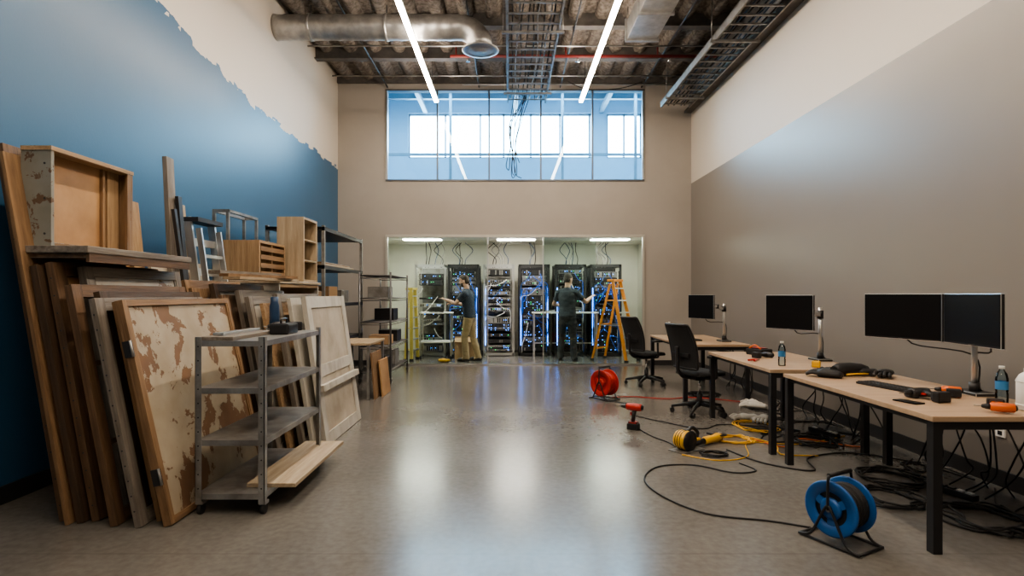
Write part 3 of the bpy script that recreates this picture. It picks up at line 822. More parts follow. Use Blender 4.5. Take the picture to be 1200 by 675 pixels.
def monitors(name, screens, pole, h=.33, base_z=.745):
    b = B(name)
    pb = Vector((pole[0], pole[1], 0))
    b.cyl((pb.x, pb.y, base_z), (pb.x, pb.y, 1.27), .017, alu, seg=16)
    b.box((pb.x, pb.y, base_z + .012), (.14, .2, .024), dark_metal, None, .004)
    b.cyl((pb.x, pb.y, base_z + .02), (pb.x, pb.y, base_z + .08), .03, dark_metal)
    b.cyl((pb.x, pb.y, 1.16), (pb.x, pb.y, 1.24), .03, blk)
    for (pl, pr, zt) in screens:
        pl = Vector((*pl, 0)); pr = Vector((*pr, 0)); d = (pr - pl); w = d.length; th = atan2(d.y, d.x)
        c = (pl + pr) / 2; c.z = zt - h / 2
        b.X = Matrix.Translation(c) @ Matrix.Rotation(th, 4, 'Z')
        b.box((0, .012, 0), (w, .024, h), blk, None, .004)
        b.box((0, -.001, .004), (w - .014, .002, h - .022), screen)
        b.box((0, -.003, -h / 2 + .006), (.03, .001, .004), steel)
        b.box((0, .035, 0), (w * .5, .03, h * .6), blk, None, .008)
        b.box((0, .055, 0), (.1, .012, .1), dark_metal)
        b.X = Matrix()
        n = Matrix.Rotation(th, 3, 'Z') @ Vector((0, 1, 0))
        e = c + n * .10
        b.beam(c + n * .05, e, .04, .04, dark_metal)
        mid = Vector(((e.x + pb.x) / 2 + .03, (e.y + pb.y) / 2, (e.z + 1.18) / 2 + .03))
        b.beam(e, mid, .035, .03, alu); b.cyl(e - Vector((0, 0, .03)), e + Vector((0, 0, .03)), .022, dark_metal)
        b.beam(mid, (pb.x, pb.y, 1.19), .035, .03, alu); b.cyl(mid - Vector((0, 0, .03)), mid + Vector((0, 0, .03)), .022, dark_metal)
        b.tube([c + n * .06 + Vector((0, 0, -.05)), c + n * .12 + Vector((0, 0, -.2)), Vector((pb.x + .03, pb.y + .05, 1.0)), Vector((pb.x + .03, pb.y, .8)), Vector((pb.x + .06, pb.y, base_z + .02))], .005, blk_rub)
    b.done()
monitors('dual_monitor_on_stand', [((2.745, 4.40), (2.945, 3.875), 1.405), ((2.95, 3.865), (2.877, 3.33), 1.405)], (3.04, 3.72))
monitors('monitor_on_arm', [((2.55, 5.66), (2.77, 5.19), 1.395)], (3.07, 5.62))
monitors('monitor_on_arm', [((2.53, 8.05), (2.72, 7.58), 1.395)], (2.98, 7.9))

# ------------------------------------------------------------------ small items
label_m = M('bottle_label', (.05, .20, .42), .4)
def bottle(loc):
    b = B('water_bottle')
    b.lathe([(.028, 0), (.032, .005), (.032, .06), (.029, .07), (.032, .08), (.032, .15), (.026, .18), (.013, .2), (.013, .215)], (0, 0, 0), water, seg=20)
    b.lathe([(.0326, .085), (.0326, .135)], (0, 0, 0), label_m, seg=20, caps=False)
    b.lathe([(.015, .207), (.015, .225)], (0, 0, 0), white_p, seg=16); b.done(loc)
ZD = .745
bottle((2.96, 3.42, ZD)); bottle((2.50, 5.22, ZD)); bottle((2.50, 8.9, ZD))
def keyboard(loc, rz):
    b = B('keyboard'); b.box((0, 0, .009), (.44, .14, .016), blk, None, .003)
    for r in range(5):
        for k in range(15): b.box((-.2 + k * .0287, -.052 + r * .026, .019), (.023, .02, .006), dark_metal)
    b.done(loc, (0, 0, rz))
keyboard((2.66, 3.98, ZD), radians(-78)); keyboard((2.62, 8.2, ZD), radians(-85))
def mouse(loc):
    b = B('computer_mouse'); b.ell((0, 0, .012), (.032, .055, .02), blk, 16); b.cyl((-.004, .03, .03), (.004, .03, .03), .008, steel, seg=8); b.done(loc)
mouse((2.56, 3.62, ZD)); mouse((2.72, 3.68, ZD))
def drill(loc, rot, body, scale=1.0, name='cordless_drill'):
    b = B(name); s = scale
    b.X = Matrix.Scale(s, 4)
    b.box((0, 0, .03), (.075, .11, .06), blk, None, .01)
    b.box((0, 0, .068), (.06, .085, .02), body, None, .006)
    b.rings([((0, .005, .07), .021), ((0, -.002, .13), .018), ((0, -.012, .18), .021)], blk, 14)
    b.box((0, .022, .15), (.012, .015, .03), red_p)
    b.rings([((0, -.085, .215), .02), ((0, -.075, .215), .034), ((0, -.01, .215), .036), ((0, .06, .215), .033), ((0, .068, .215), .024)], body, 18)
    b.rings([((0, -.08, .215), .026), ((0, -.095, .215), .018)], blk, 14)
    b.rings([((0, .066, .215), .022), ((0, .085, .215), .022), ((0, .115, .215), .014), ((0, .12, .215), .008)], blk, 14)
    b.cyl((0, .12, .215), (0, .165, .215), .004, steel, seg=8)
    b.done(loc, rot)
drill((1.285, 5.9, 0), (0, 0, radians(60)), red_p, 1.08)
drill((2.62, 3.42, ZD + .035), (0, radians(90), radians(100)), dark_metal, .85)
drill((2.78, 3.26, ZD + .035), (0, radians(-90), radians(60)), orange_p, .72)
drill((2.80, 3.58, ZD + .032), (0, radians(90), radians(60)), orange_p, .7)
drill((2.52, 5.85, ZD + .03), (0, radians(90), radians(20)), dark_metal, .8)
def gloves(name, loc, rz, mat, s=1.0, z=.0):
    b = B(name); b.X = Matrix.Scale(s, 4)
    for k, (ox, oy, a) in enumerate(((0, 0, .3), (.11, .05, -.6))):
        R = Matrix.Translation((ox, oy, 0)) @ Matrix.Rotation(a, 4, 'Z'); X0 = b.X; b.X = X0 @ R
        b.rings([((0, -.09, .022), .03), ((0, -.07, .026), .042), ((0, -.03, .026), .040), ((0, .02, .03), .048), ((0, .05, .026), .042)], mat, 14, flat=.55, side=(1, 0, 0))
        for i in range(4):
            x = -.034 + i * .022
            b.tube([(x, .04, .025), (x * 1.15, .08, .03 + .01 * (i % 2)), (x * 1.3, .115, .018)], .011, mat, 8, 4)
        b.tube([(.04, -.01, .025), (.065, .015, .02), (.07, .045, .015)], .012, mat, 8, 4)
        b.X = X0
    b.done(loc, (0, 0, rz))
gloves('work_gloves', (2.50, 4.48, ZD), .5, blk_rub, 1.2)
gloves('work_gloves', (2.97, 4.50, ZD), 2.1, blk_rub, 1.2)
gloves('white_work_gloves', (3.0, 6.95, 0), .8, white_cloth, 1.5)
gloves('white_work_gloves', (2.78, 6.25, 0), 2.2, white_cloth, 1.4)
b = B('tool_roll')
b.rings([((-.16, 0, .05), .035), ((-.1, .01, .055), .05), ((0, 0, .055), .052), ((.1, -.01, .05), .046), ((.17, 0, .045), .03)], blk_rub, 14)
b.ell((.06, .07, .03), (.09, .05, .03), blk, jit=.05); b.tube([(-.1, -.06, .02), (-.02, -.1, .03), (.1, -.08, .02)], .007, yellow_p)
b.done((2.74, 4.58, ZD), (0, 0, .3))
b = B('toolbox_pouch')
b.box((0, 0, .035), (.16, .22, .07), blk, None, .015); b.box((0, 0, .075), (.10, .14, .01), red_p, None, .004); b.tube([(-.06, -.08, .07), (-.06, 0, .11), (-.06, .08, .07)], .008, orange_p)
b.done((2.70, 6.15, ZD), (0, 0, .4))
b = B('small_charger'); b.box((0, 0, .025), (.1, .12, .05), blk, None, .008); b.box((0, 0, .055), (.05, .06, .012), orange_p, None, .003); b.done((2.55, 8.7, ZD))
b = B('tape_measure'); b.box((0, 0, .03), (.04, .07, .06), yellow_p, None, .012); b.box((0, .035, .01), (.022, .01, .01), steel); b.done((2.75, 5.1, ZD), (0, 0, .9))
b = B('white_jug')
b.lathe([(.075, 0), (.085, .01), (.085, .17), (.07, .20), (.05, .215), (.05, .235)], (0, 0, 0), white_p, seg=24)
b.tube([(.08, 0, .17), (.13, 0, .16), (.13, 0, .07), (.083, 0, .05)], .01, white_p, 8)
for z in (.03, .16): b.lathe([(.087, z), (.087, z + .006)], (0, 0, 0), white_p)
b.done((2.96, 3.20, ZD))
b = B('coffee_mug'); b.lathe([(.035, 0), (.04, .005), (.042, .095), (.038, .095), (.036, .01)], (0, 0, 0), white_p); b.tube([(.04, 0, .075), (.07, 0, .07), (.07, 0, .03), (.04, 0, .02)], .006, white_p, 8); b.done((2.60, 9.05, ZD))
b = B('smartphone'); b.box((0, 0, .005), (.075, .15, .008), screen, None, .003); b.done((2.42, 3.45, ZD), (0, 0, .3))
b = B('pliers'); b.tube([(-.08, -.03, .012), (-.02, -.015, .012), (.02, .005, .012)], .009, red_p); b.tube([(-.08, .03, .012), (-.02, .015, .012), (.02, -.005, .012)], .009, red_p); b.box((.045, 0, .012), (.06, .02, .014), steel, None, .004); b.done((2.42, 5.6, ZD), (0, 0, .7))

def reel(name, loc, rz, mat, R=.165, W=.13, cable=blk_rub):
    b = B(name); ax = R + .045
    for s in (-1, 1):
        x = s * W / 2; e = .010 * s
        Ri = R * .60
        b.lathe([(Ri, x), (R - .008, x), (R, x + e * .3), (R, x + e), (R - .01, x + e * 1.5), (R - .02, x + e), (Ri, x + e), (Ri, x)], (0, 0, ax), mat, 'x', 36, caps=False)
        b.lathe([(.062, x), (.062, x + e), (.045, x + e * 2.2), (.02, x + e * 2.2)], (0, 0, ax), mat, 'x', 24)
        for k in range(3):
            a = k * 2 * pi / 3 + .5
            b.beam((x + e * .5, cos(a) * .055, ax + sin(a) * .055), (x + e * .5, cos(a) * (Ri + .01), ax + sin(a) * (Ri + .01)), .045, .009, mat, up=(1, 0, 0))
        xf = s * (W / 2 + .035)
        b.tube([(xf, -.17, .012), (xf, -.10, .04), (xf, -.03, ax - .02), (xf, 0, ax + .02), (xf, .03, ax - .02), (xf, .10, .04), (xf, .17, .012)], .008, blk, 8, 4)
        b.cyl((xf, -.175, .012), (xf, .175, .012), .008, blk, seg=8)
        b.tube([(xf, 0, ax), (xf, .0, ax + R * .9), (xf * .9, 0, ax + R + .035)], .008, blk, 8, 3)
    xf = W / 2 + .035
    b.cyl((-xf * .92, 0, ax + R + .035), (xf * .92, 0, ax + R + .035), .012, blk, seg=12)
    for y in (-.17, .17): b.cyl((-xf, y, .012), (xf, y, .012), .008, blk, seg=8)
    b.cyl((-xf, 0, ax), (xf, 0, ax), .014, steel, seg=12)
    b.tube([(xf, 0, ax), (xf + .02, .0, ax), (xf + .02, .06, ax + .03)], .007, steel, 6, 3); b.cyl((xf + .02, .06, ax + .03), (xf + .06, .06, ax + .03), .012, blk, seg=10)
    nn = int(W / .0165)
    for i in range(nn):
        x = -W / 2 + .012 + i * (W - .024) / (nn - 1)
        rr = R - .035 + random.uniform(-.004, .004)
        P = [(x, cos(a) * rr, ax + sin(a) * rr) for a in [2 * pi * k / 28 for k in range(28)]]
        b.tube(P, .0085, cable, 6, 1, closed=True)
    b.cyl((-W / 2 + .005, 0, ax), (W / 2 - .005, 0, ax), R - .042, cable, seg=24)
    b.done(loc, (0, 0, rz))
reel('blue_cable_reel', (1.87, 3.22, 0), radians(28), blue_p, .155, .15)
reel('red_cable_reel', (1.27, 7.6, 0), radians(40), red_p, .175, .15, red_p)

def coil(name, loc, mat, R, turns, r=.009, jit=.02, tail=None, squash=1.0):
    b = B(name); P = []
    n = 12 * turns
    for i in range(n + 1):
        a = 2 * pi * i / 12
        rr = R * (1 + random.uniform(-jit, jit) * 3)
        P.append((cos(a) * rr + random.uniform(-jit, jit), (sin(a) * rr) * squash + random.uniform(-jit, jit), r + .001 + (i // 12) * r * .9 * (random.random() * .6 + .6)))
    if tail: P += tail
    b.tube(P, r, mat, 6, 3); b.done(loc)
coil('yellow_air_hose', (2.16, 5.45, 0), yellow_p, .17, 4, .006, .035, [(.3, -.2, .01), (.2, -.5, .01), (.5, -.55, .01)], .8)
coil('yellow_extension_cord', (2.6, 6.0, 0), yellow_p, .2, 3, .006, .04, None, 1.2)
coil('extension_cord', (2.6, 3.9, 0), blk_rub, .18, 4, .007, .05)
coil('extension_cord', (2.9, 4.3, 0), blk_rub, .2, 5, .007, .05, [(.3, .3, .01), (.5, .5, .01)])
coil('extension_cord', (2.95, 3.5, 0), blk_rub, .22, 5, .008, .05)
coil('extension_cord', (2.9, 5.4, 0), blk_rub, .2, 5, .007, .05)
coil('extension_cord', (2.7, 7.9, 0), blk_rub, .18, 4, .007, .05)
coil('extension_cord', (1.78, 4.95, 0), blk_rub, .11, 3, .007, .02, None, .7)
def yellow_winder():
    b = B('yellow_power_saw')
    b.lathe([(.04, -.07), (.075, -.07), (.085, -.05), (.085, .03), (.07, .05), (.03, .055)], (0, 0, .095), yellow_p, 'x', 24)
    b.lathe([(.09, .055), (.092, .06), (.092, .064), (.02, .066)], (0, 0, .095), blk, 'x', 24)
    for x in (-.045, -.02, .005): b.lathe([(.0862, x), (.088, x + .004), (.0862, x + .008)], (0, 0, .095), blk, 'x', 24)
    b.tube([(-.03, .06, .14), (-.03, .14, .18), (-.03, .22, .13), (-.03, .2, .06)], .018, blk, 10)
    b.box((-.03, .16, .05), (.07, .14, .07), yellow_p, None, .012)
    b.box((.0, .03, .006), (.17, .3, .008), steel); b.done((1.57, 5.1, 0), (0, 0, radians(-55)))
yellow_winder()
b = B('yellow_grinder')
b.rings([((-.15, 0, .045), .03), ((-.13, 0, .045), .036), ((0, 0, .045), .034), ((.05, 0, .05), .04), ((.1, 0, .05), .036)], yellow_p, 16)
b.rings([((-.28, 0, .04), .022), ((-.15, 0, .042), .028)], blk, 14); b.lathe([(.06, -.004), (.062, 0), (.06, .004)], (.1, 0, .07), blk, 'z', 24); b.cyl((.1, 0, .04), (.1, 0, .09), .02, steel)
b.tube([(.08, .03, .05), (.08, .1, .06), (.08, .13, .06)], .013, blk, 8)
b.done((1.92, 5.35, 0), (0, 0, radians(35)))

def floor_cable(name, pts, r=.007, mat=blk_rub):
    b = B(name); b.tube([(p[0], p[1], r + .001) for p in pts], r, mat, 8, 8); b.done()
floor_cable('power_cable', [(1.80, 3.40), (1.6, 3.5), (1.25, 3.62), (1.05, 3.95), (1.02, 4.3), (1.2, 4.6), (1.5, 4.65), (1.75, 4.45), (1.95, 4.5), (1.9, 4.7)], .006)
floor_cable('power_cable', [(1.33, 5.95), (1.4, 5.6), (1.5, 5.35), (1.52, 5.2)], .006)
floor_cable('power_cable', [(1.32, 7.45), (1.6, 7.1), (1.45, 6.6), (1.7, 6.2), (2.0, 5.9), (2.3, 6.1), (2.9, 5.9)], .006)
floor_cable('power_cable', [(1.35, 7.7), (1.7, 7.75), (2.1, 7.6), (2.5, 7.7), (3.0, 7.4)], .006, red_p)
floor_cable('power_cable', [(1.95, 5.1), (2.1, 4.7), (2.4, 4.5), (2.55, 4.85), (3.0, 5.0), (3.4, 4.7)], .007)
floor_cable('power_cable', [(1.5, 4.95), (1.75, 4.78), (2.05, 4.9), (2.25, 5.35), (2.7, 5.3), (3.3, 5.6)], .005, yellow_p)
floor_cable('power_cable', [(2.0, 5.7), (2.3, 5.55), (2.5, 5.2), (2.8, 5.5), (3.2, 5.2), (3.4, 5.5)], .006, orange_p)
for k in range(9):
    x, y = random.uniform(2.5, 3.2), random.uniform(3.3, 6.5); P = []
    for i in range(9):
        P.append((x, y)); x = min(max(x + random.uniform(-.3, .3), 2.35), 3.5); y = min(max(y + random.uniform(-.35, .35), 3.2), 9)
    floor_cable('power_cable', P, .006)
b = B('hanging_desk_cables')
for (ya, zz) in ((3.5, .7), (3.8, .7), (4.1, .7), (4.4, .7), (5.2, .7), (5.7, .7), (6.1, .7), (7.8, .7), (8.3, .7)):
    for q in range(3):
        yb = ya + random.uniform(-.3, .3); xx = random.uniform(3.2, 3.35)
        b.tube([(3.165, ya, .735), (xx, ya + .05, .55), (xx + random.uniform(-.02, .05), (ya + yb) / 2, random.uniform(.2, .4)), (3.3, yb, .15), (3.26 + random.uniform(-.05, .2), yb + .1, .012)], .006, blk_rub, 6, 6)
b.done()
for (x, y) in ((3.1, 4.0), (3.15, 5.7)):
    b = B('power_strip'); b.box((0, 0, .02), (.06, .34, .04), blk, None, .006)
    for k in range(5): b.box((0, -.13 + k * .06, .043), (.035, .04, .012), random.choice([blk, white_p, dark_metal]))
    b.done((x, y, 0), (0, 0, .3))
for y in (4.15, 5.9):
    b = B('wall_outlet'); b.box((0, 0, 0), (.012, .08, .12), white_p, None, .003)
    for dz in (-.03, .03): b.box((-.007, 0, dz), (.004, .035, .03), blk)
    b.done((XR - .006, y, .42))

# ------------------------------------------------------------------ left pile
def lean(name, xb, y0, W, H, dx, t=.045, style='frame', fw=.10, wood=W_MID, panel=mdf, extra=None, yaw=0.):
    b = B(name); wx, wy, wz = wood
    if style == 'board':
        b.bx(0, t, 0, W, 0, H, panel, .003)
    elif style == 'plank':
        b.bx(0, t, 0, W, 0, H, wz, .003)
    else:
        b.bx(0, t, 0, fw, 0, H, wz, .003); b.bx(0, t, W - fw, W, 0, H, wz, .003)
        b.bx(0.001, t - .001, fw, W - fw, 0, fw, wy, .002); b.bx(0.001, t - .001, fw, W - fw, H - fw, H, wy, .002)
        if style in ('frame', 'frame_mid'):
            b.bx(t * .3, t * .7, fw, W - fw, fw, H - fw, panel)
            m = .014
            b.bx(t * .7, t * .9, fw, fw + m, fw, H - fw, wz); b.bx(t * .7, t * .9, W - fw - m, W - fw, fw, H - fw, wz)
        if style == 'frame_mid': b.bx(0.001, t - .001, fw, W - fw, H * .45, H * .45 + fw, wy, .002)
        if style == 'window':
            for k in (1, 2): b.bx(t * .2, t * .8, fw, W - fw, H * k / 3 - .015, H * k / 3 + .015, wy)
            b.bx(t * .2, t * .8, W / 2 - .015, W / 2 + .015, fw, H - fw, wz)
    if extra: extra(b, W, H, t)
    return b.done((xb, y0, 0), (0, -asin(dx / H), yaw))
def hinges(b, W, H, t):
    for z in (.25, H - .35): b.bx(-.002, t + .004, -.006, .004, z, z + .1, dark_metal); b.cyl((t, -.008, z), (t, -.008, z + .1), .007, steel, seg=8)
def nails(b, W, H, t):
    for k in range(14):
        z = .1 + k * (H - .2) / 13; b.cyl((t * .5, -.001, z), (t * .5, -.004, z), .005, dark_metal, seg=8)

lean('old_wooden_door', -2.86, 3.95, .9, 2.25, .42, .045, 'frame', .12, W_MID, mdf)
lean('old_wooden_door', -2.77, 3.50, .95, 2.36, .40, .05, 'frame', .11, W_OLD, mdf, nails)
lean('old_wooden_plank', -2.69, 3.44, .12, 2.30, .40, .025, 'plank', .1, W_MID)
lean('old_wooden_plank', -2.64, 3.47, .12, 1.60, .29, .045, 'plank', .1, W_DARK)
lean('old_door_frame', -2.57, 3.50, 1.05, 1.62, .29, .05, 'frame', .09, W_OLD, mdf, nails)
lean('painted_cabinet_door', -2.48, 3.64, 1.05, 1.60, .29, .05, 'frame', .07, W_GREY, peel2)
lean('old_window_frame', -2.40, 3.42, 1.2, 1.48, .28, .045, 'window', .08, W_OLD, mdf)
lean('old_wooden_door', -2.32, 3.55, 1.15, 1.44, .28, .04, 'frame', .09, W_DARK, mdf, nails)
lean('old_door_frame', -2.24, 3.40, 1.2, 1.40, .28, .04, 'open', .08, W_GREY, mdf, nails)
lean('wooden_panel', -2.17, 3.50, 1.15, 1.38, .28, .03, 'board', .08, W_MID, W_MID[2])
lean('peeling_paint_door', -2.08, 3.42, 1.30, 1.39, .30, .05, 'frame', .04, W_MID, peel, hinges)
b = B('old_table_top')
b.bx(-2.99, -2.58, 3.48, 4.62, 1.655, 1.70, W_GREY[1], .006); b.bx(-2.97, -2.60, 3.50, 4.60, 1.625, 1.655, W_OLD[1], .004)
b.bx(-2.605, -2.585, 3.50, 4.60, 1.60, 1.655, W_OLD[1]); b.done()
b = B('wooden_drawer_box')
x0, x1, y0, y1, z0, z1 = -3.05, -2.86, 3.55, 4.32, 1.701, 2.33
b.bx(x0, x1, y0, y0 + .025, z0, z1, peel3, .003); b.bx(x0, x1, y1 - .025, y1, z0, z1, W_MID[2], .003)
b.bx(x0, x1, y0 + .025, y1 - .025, z0, z0 + .025, W_MID[1], .003); b.bx(x0, x1 + .005, y0 - .005, y1 + .005, z1 - .03, z1, W_LIGHT[1], .003)
b.bx(x0 + .08, x0 + .095, y0 + .025, y1 - .025, z0 + .025, z1 - .03, mdf)
b.bx(x0 + .095, x0 + .12, 4.10, 4.125, z0 + .025, z1 - .03, W_MID[2]); b.bx(x0 + .095, x0 + .11, 4.16, 4.28, z0 + .025, z1 - .03, W_LIGHT[2])
b.bx(x1 - .015, x1, y1 - .06, y1 - .025, z0 + .025, z1 - .03, W_MID[2])
for z in (1.78, 2.0, 2.22): b.cyl((x1 - .04, y0 - .003, z), (x1 - .04, y0 + .001, z), .007, dark_metal, seg=8)
b.done()
specs = [('wooden_panel', -2.62, 4.80, .9, 1.75, .45, .03, 'board', W_LIGHT, cream_old),
         ('old_door_frame', -2.50, 4.86, 1.0, 1.55, .32, .045, 'frame_mid', W_MID, white_old),
         ('wooden_panel', -2.40, 4.78, .85, 1.48, .30, .03, 'board', W_MID, W_MID[2]),
         ('old_wooden_door', -2.31, 4.95, 1.0, 1.52, .31, .045, 'frame', W_DARK, grey_old),
         ('wooden_panel', -2.22, 4.88, .9, 1.42, .28, .03, 'board', W_LIGHT, W_OLD[2]),
         ('old_window_frame', -2.13, 5.0, 1.0, 1.46, .29, .04, 'window', W_GREY, white_old),
         ('painted_cabinet_door', -2.05, 4.95, 1.0, 1.40, .26, .04, 'frame_mid', W_GREY, white_old),
         ('wooden_panel', -1.97, 5.05, 1.0, 1.34, .25, .03, 'board', W_PALE, particle),
         ('old_door_frame', -1.88, 5.1, 1.1, 1.42, .25, .045, 'open', W_GREY, white_old),
         ('painted_cabinet_door', -1.80, 5.15, 1.1, 1.38, .22, .035, 'board', W_MID, white_old)]
for n_, xb, y0, W, H, dx, t, st, wd, pn in specs: lean(n_, xb, y0, W, H, dx, t, st, .075, wd, pn)
white3 = [white_old] * 3
def crossp(b, W, H, t):
    b.bx(t, t + .05, 0.0, W, .50, .56, white_old, .003)
lean('white_panelled_door', -1.71, 5.2, 1.2, 1.39, .20, .045, 'frame_mid', .11, white3, cream_old, crossp)
def plank(name, p0, p1, w, t, mat):
    b = B(name); b.beam(p0, p1, w, t, mat, up=(1, 0, 0), bevel=.003); return b.done()
plank('old_wooden_plank', (-2.88, 5.0, .04), (-3.05, 5.08, 2.62), .11, .04, W_GREY[2])
plank('old_wooden_plank', (-2.90, 5.35, .03), (-3.12, 5.4, 2.25), .09, .03, W_PALE[2])
plank('old_wooden_plank', (-2.92, 4.72, .03), (-3.18, 4.78, 2.18), .14, .035, W_LIGHT[2])
plank('black_metal_bar', (-2.80, 5.15, .02), (-2.98, 5.12, 2.28), .06, .03, blk)
plank('black_metal_bar', (-2.78, 5.22, .02), (-2.95, 5.0, 2.15), .04, .03, dark_metal)
b = B('white_packing_board'); b.bx(0, .02, 0, .25, 0, 2.2, white_p, .002); b.done((-3.0, 4.62, 0), (0, -asin(.30 / 2.2), 0))
b = B('aluminium_ladder')
for s in (0, .42): b.beam((.0, s, 0), (-.28, s, 2.12), .028, .07, alu, up=(1, 0, 0))
for i in range(7): f = (i + .7) / 7.5; b.beam((-.28 * f, 0, 2.12 * f), (-.28 * f, .42, 2.12 * f), .03, .07, alu)
for s in (.03, .39): b.beam((.09, s, 0), (-.19, s, 2.02), .022, .05, alu, up=(1, 0, 0))
for i in range(5): f = (i + .8) / 5.5; b.beam((.09 - .28 * f, .03, 2.02 * f), (.09 - .28 * f, .39, 2.02 * f), .02, .03, alu)
b.box((-.25, .21, 2.10), (.16, .46, .04), dark_metal)
b.done((-2.72, 5.30, 0), (0, 0, 0))
b = B('old_white_cabinet')
x0, x1, y0, y1, z1 = -3.3, -2.45, 6.05, 7.3, 1.52
b.bx(x0, x1, y0, y0 + .03, 0, z1, white_old); b.bx(x0, x1, y1 - .03, y1, 0, z1, white_old); b.bx(x0, x0 + .02, y0, y1, 0, z1, mdf)
for z in (.05, .5, .95, z1 - .04): b.bx(x0, x1, y0 + .03, y1 - .03, z, z + .035, W_LIGHT[1])
b.bx(x0, x1 + .02, y0 - .02, y1 + .02, z1, z1 + .03, W_PALE[1], .004)
for z in (.98, 1.2): b.bx(x1 - .02, x1 + .005, y0 + .04, 6.65, z + .02, z + .2, white_old, .004); b.box((x1 + .015, 6.36, z + .11), (.015, .1, .015), dark_metal)
b.done()
b = B('open_wooden_crate')
def openbox(b, x0, x1, y0, y1, z0, z1, wd, back, t=.025, shelves=(), divs=()):
    b.bx(x0, x1, y0, y0 + t, z0, z1, wd[2], .002); b.bx(x0, x1, y1 - t, y1, z0, z1, wd[2], .002)
    b.bx(x0, x1, y0 + t, y1 - t, z0, z0 + t, wd[1], .002); b.bx(x0, x1, y0 + t, y1 - t, z1 - t, z1, wd[1], .002)
    b.bx(x0, x0 + .012, y0 + t, y1 - t, z0 + t, z1 - t, back)
    for z in shelves: b.bx(x0 + .012, x1 - .005, y0 + t, y1 - t, z, z + .02, wd[1])
    for y in divs: b.bx(x0 + .012, x1 - .005, y, y + .02, z0 + t, z1 - t, wd[2])
openbox(b, -3.05, -2.66, 6.05, 6.75, 1.55, 1.98, W_LIGHT, W_PALE[2], .028, (), (6.38,))
for k in range(4): b.bx(-2.67, -2.655, 6.08, 6.72, 1.60 + k * .09, 1.65 + k * .09, W_MID[1])
b.done()
b = B('wooden_shelf_unit')
openbox(b, -2.78, -2.46, 6.80, 7.28, 1.55, 2.33, W_PALE, W_LIGHT[2], .03, (1.8, 2.05)); b.done()
b = B('grey_metal_frame')
for y in (6.2, 6.9):
    for x in (-3.24, -3.09): b.bx(x, x + .03, y, y + .03, 1.55, 2.33, steel)
for x in (-3.24, -3.09): b.bx(x, x + .03, 6.2, 6.93, 2.30, 2.33, steel)
for y in (6.2, 6.9): b.bx(-3.24, -3.06, y, y + .03, 2.30, 2.33, steel)
b.done()
b = B('metal_shelving_unit')
for x in (-3.15, -2.42):
    for y in (7.4, 9.28): b.bx(x - .02, x + .02, y - .02, y + .02, 0, 2.30, steel)
for z in (.15, .75, 1.25, 1.75, 2.25):
    b.bx(-3.17, -2.40, 7.38, 9.30, z, z + .02, dark_metal); b.bx(-2.41, -2.40, 7.38, 9.3, z - .02, z + .03, dark_metal)
    b.bx(-3.17, -2.40, 7.38, 7.39, z - .02, z + .03, dark_metal)
for k, (z, y, h, mt) in enumerate(((.17, 7.6, .3, card), (.17, 8.3, .25, W_MID[2]), (.77, 7.7, .2, card), (.77, 8.5, .3, white_p), (1.27, 7.6, .18, W_LIGHT[2]), (1.27, 8.2, .25, card), (1.27, 8.8, .2, grey_old))):
    b.bx(-3.0, -2.6, y, y + .4, z + .005, z + h, mt, .006)
b.bx(-3.12, -2.46, 7.5, 9.0, 1.775, 1.81, W_PALE[1], .004); b.bx(-3.05, -2.5, 7.6, 8.9, 1.81, 1.84, W_MID[1], .004)
b.done()
b = B('wire_shelving_rack')
x0, x1, y0, y1 = -2.36, -1.87, 8.95, 10.4
for x in (x0, x1):
    for y in (y0, y1): b.cyl((x, y, .08), (x, y, 1.75), .016, rackwire, seg=10); b.cyl((x - .012, y, .04), (x + .012, y, .04), .04, blk_rub, seg=14); b.box((x, y, .075), (.04, .03, .02), steel)
for z in (.2, .58, .96, 1.34, 1.70):
    for x in (x0, x1): b.cyl((x, y0, z), (x, y1, z), .010, rackwire, seg=6); b.cyl((x, y0, z - .04), (x, y1, z - .04), .006, rackwire, seg=6)
    for y in (y0, y1): b.cyl((x0, y, z), (x1, y, z), .010, rackwire, seg=6); b.cyl((x0, y, z - .04), (x1, y, z - .04), .006, rackwire, seg=6)
    yy = y0
    while yy < y1: b.cyl((x0, yy, z), (x1, yy, z), .004, rackwire, seg=5); yy += .06
for (z, y, h, mt) in ((.205, 9.1, .2, blk), (.205, 9.7, .25, grey_old), (.585, 9.2, .15, card), (.965, 9.6, .2, blk), (1.345, 9.15, .18, steel), (.585, 9.9, .2, dark_metal)):
    b.bx(x0 + .08, x1 - .08, y, y + .35, z, z + h, mt, .006)
b.done()
b = B('small_work_table')
b.bx(-2.36, -1.85, 7.55, 8.45, .72, .75, W_PALE[1], .004)
for x in (-2.33, -1.88):
    for y in (7.58, 8.42): b.bx(x - .018, x + .018, y - .018, y + .018, 0, .72, steel)
b.done()
lean('brown_board', -1.80, 7.55, .55, .62, .05, .02, 'board', .1, W_MID, W_MID[2])
lean('brown_board', -1.74, 7.75, .5, .50, .05, .02, 'board', .1, W_MID, mdf)
lean('grey_panel', -2.02, 6.55, .95, 1.35, .25, .03, 'board', .1, W_GREY, grey_old)
lean('wooden_panel', -2.10, 6.75, .75, 1.2, .25, .03, 'board', .1, W_LIGHT, W_LIGHT[2])
# boards laid across the top edges of the second stack
b = B('board_offcuts')
b.beam((-2.42, 4.95, 1.545), (-2.30, 6.0, 1.545), .16, .025, W_PALE[1]); b.beam((-2.50, 4.98, 1.572), (-2.22, 5.85, 1.572), .10, .025, W_MID[1]); b.beam((-2.62, 5.05, 1.60), (-2.44, 5.95, 1.60), .12, .03, W_GREY[1])
b.done()

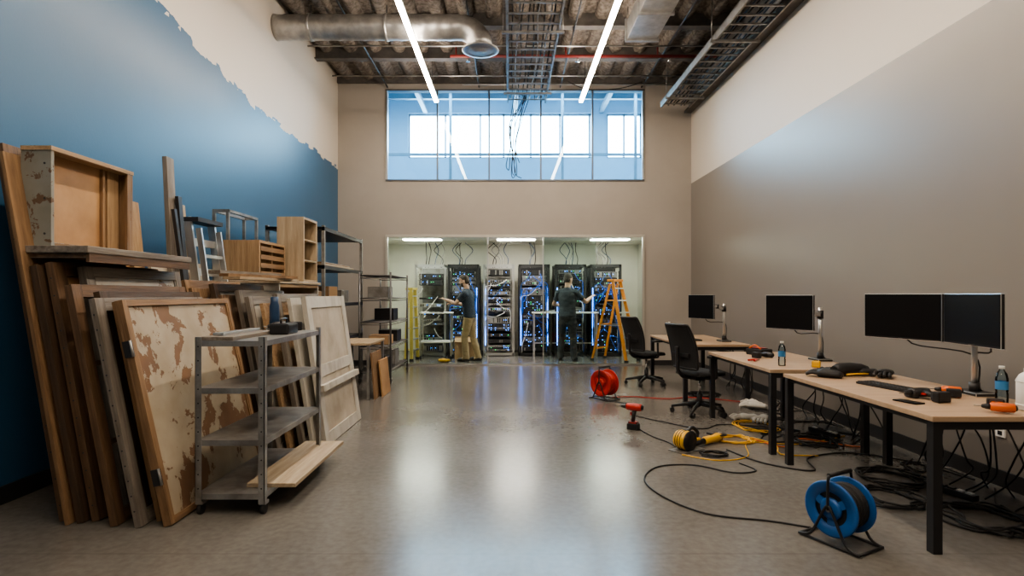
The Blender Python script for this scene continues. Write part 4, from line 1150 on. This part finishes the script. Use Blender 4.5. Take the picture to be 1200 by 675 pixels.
# ------------------------------------------------------------------ shelf cart
b = B('metal_shelf_cart')
x0, x1, y0, y1, H = -1.99, -1.55, 3.60, 4.68, 1.13
def angle(b, x, y, sx, sy):
    b.bx(x, x + sx * .04, y, y + sy * .004, .07, H, steel); b.bx(x, x + sx * .004, y, y + sy * .04, .07, H, steel)
for x, sx in ((x0, 1), (x1, -1)):
    for y, sy in ((y0, 1), (y1, -1)): angle(b, x, y, sx, sy)
    for y in (y0 + .035, y1 - .035):
        b.cyl((x + sx * .02 - .012, y, .035), (x + sx * .02 + .012, y, .035), .035, blk_rub, seg=16); b.box((x + sx * .02, y, .075), (.045, .05, .02), steel)
for z in (.13, .47, .80, 1.10):
    b.bx(x0 + .004, x1 - .004, y0 + .004, y1 - .004, z, z + .006, steel)
    for x in (x0 + .004, x1 - .006): b.bx(x, x + .002, y0 + .004, y1 - .004, z - .03, z, steel)
    for y in (y0 + .004, y1 - .006): b.bx(x0 + .004, x1 - .004, y, y + .002, z - .03, z, steel)
for x in (x0 + .02, x1 - .02):
    for k in range(11): b.cyl((x, y0 - .002, .17 + k * .09), (x, y0 + .001, .17 + k * .09), .005, blk, seg=6)
b.done()
b = B('wooden_base_board'); b.bx(-1.72, -1.40, 3.72, 4.80, .137, .165, W_PALE[1], .004); b.done()
b = B('wooden_plank'); b.bx(-1.97, -1.76, 3.62, 4.3, 1.107, 1.13, W_GREY[1], .004); b.done()
b = B('metal_level'); b.bx(-1.93, -1.86, 3.7, 4.25, 1.131, 1.15, alu, .003); b.done()
drill((-1.68, 4.50, 1.108 + .04), (0, radians(90), radians(150)), dark_metal, .95)
b = B('blue_vacuum_flask')
b.lathe([(.035, 0), (.038, .005), (.038, .2), (.03, .23), (.03, .27), (.02, .275)], (0, 0, 0), blue_dev); b.done((-1.90, 4.6, 1.107))
b = B('power_tool_case'); b.box((0, 0, .04), (.14, .2, .08), blk, None, .015); b.tube([(0, -.05, .08), (0, -.05, .11), (0, .05, .11), (0, .05, .08)], .008, dark_metal, 8, 3); b.done((-1.68, 4.24, 1.107))

# ------------------------------------------------------------------ world, camera
w = bpy.data.worlds.new('sky'); scene.world = w; w.use_nodes = True
bg = w.node_tree.nodes['Background']; bg.inputs[0].default_value = (.70, .87, 1.0, 1); bg.inputs[1].default_value = 15.0
cam = bpy.data.cameras.new('camera'); co = bpy.data.objects.new('camera', cam); COL.objects.link(co)
co.location = (0, 0, 1.40); co.rotation_euler = (radians(90), 0, 0)
cam.lens = 20.0; cam.sensor_width = 36; cam.shift_x = .0025; cam.shift_y = .00625; cam.clip_start = .05
scene.camera = co
scene.view_settings.view_transform = 'AgX'
scene.view_settings.look = 'AgX - Medium High Contrast'
scene.view_settings.exposure = 0.55
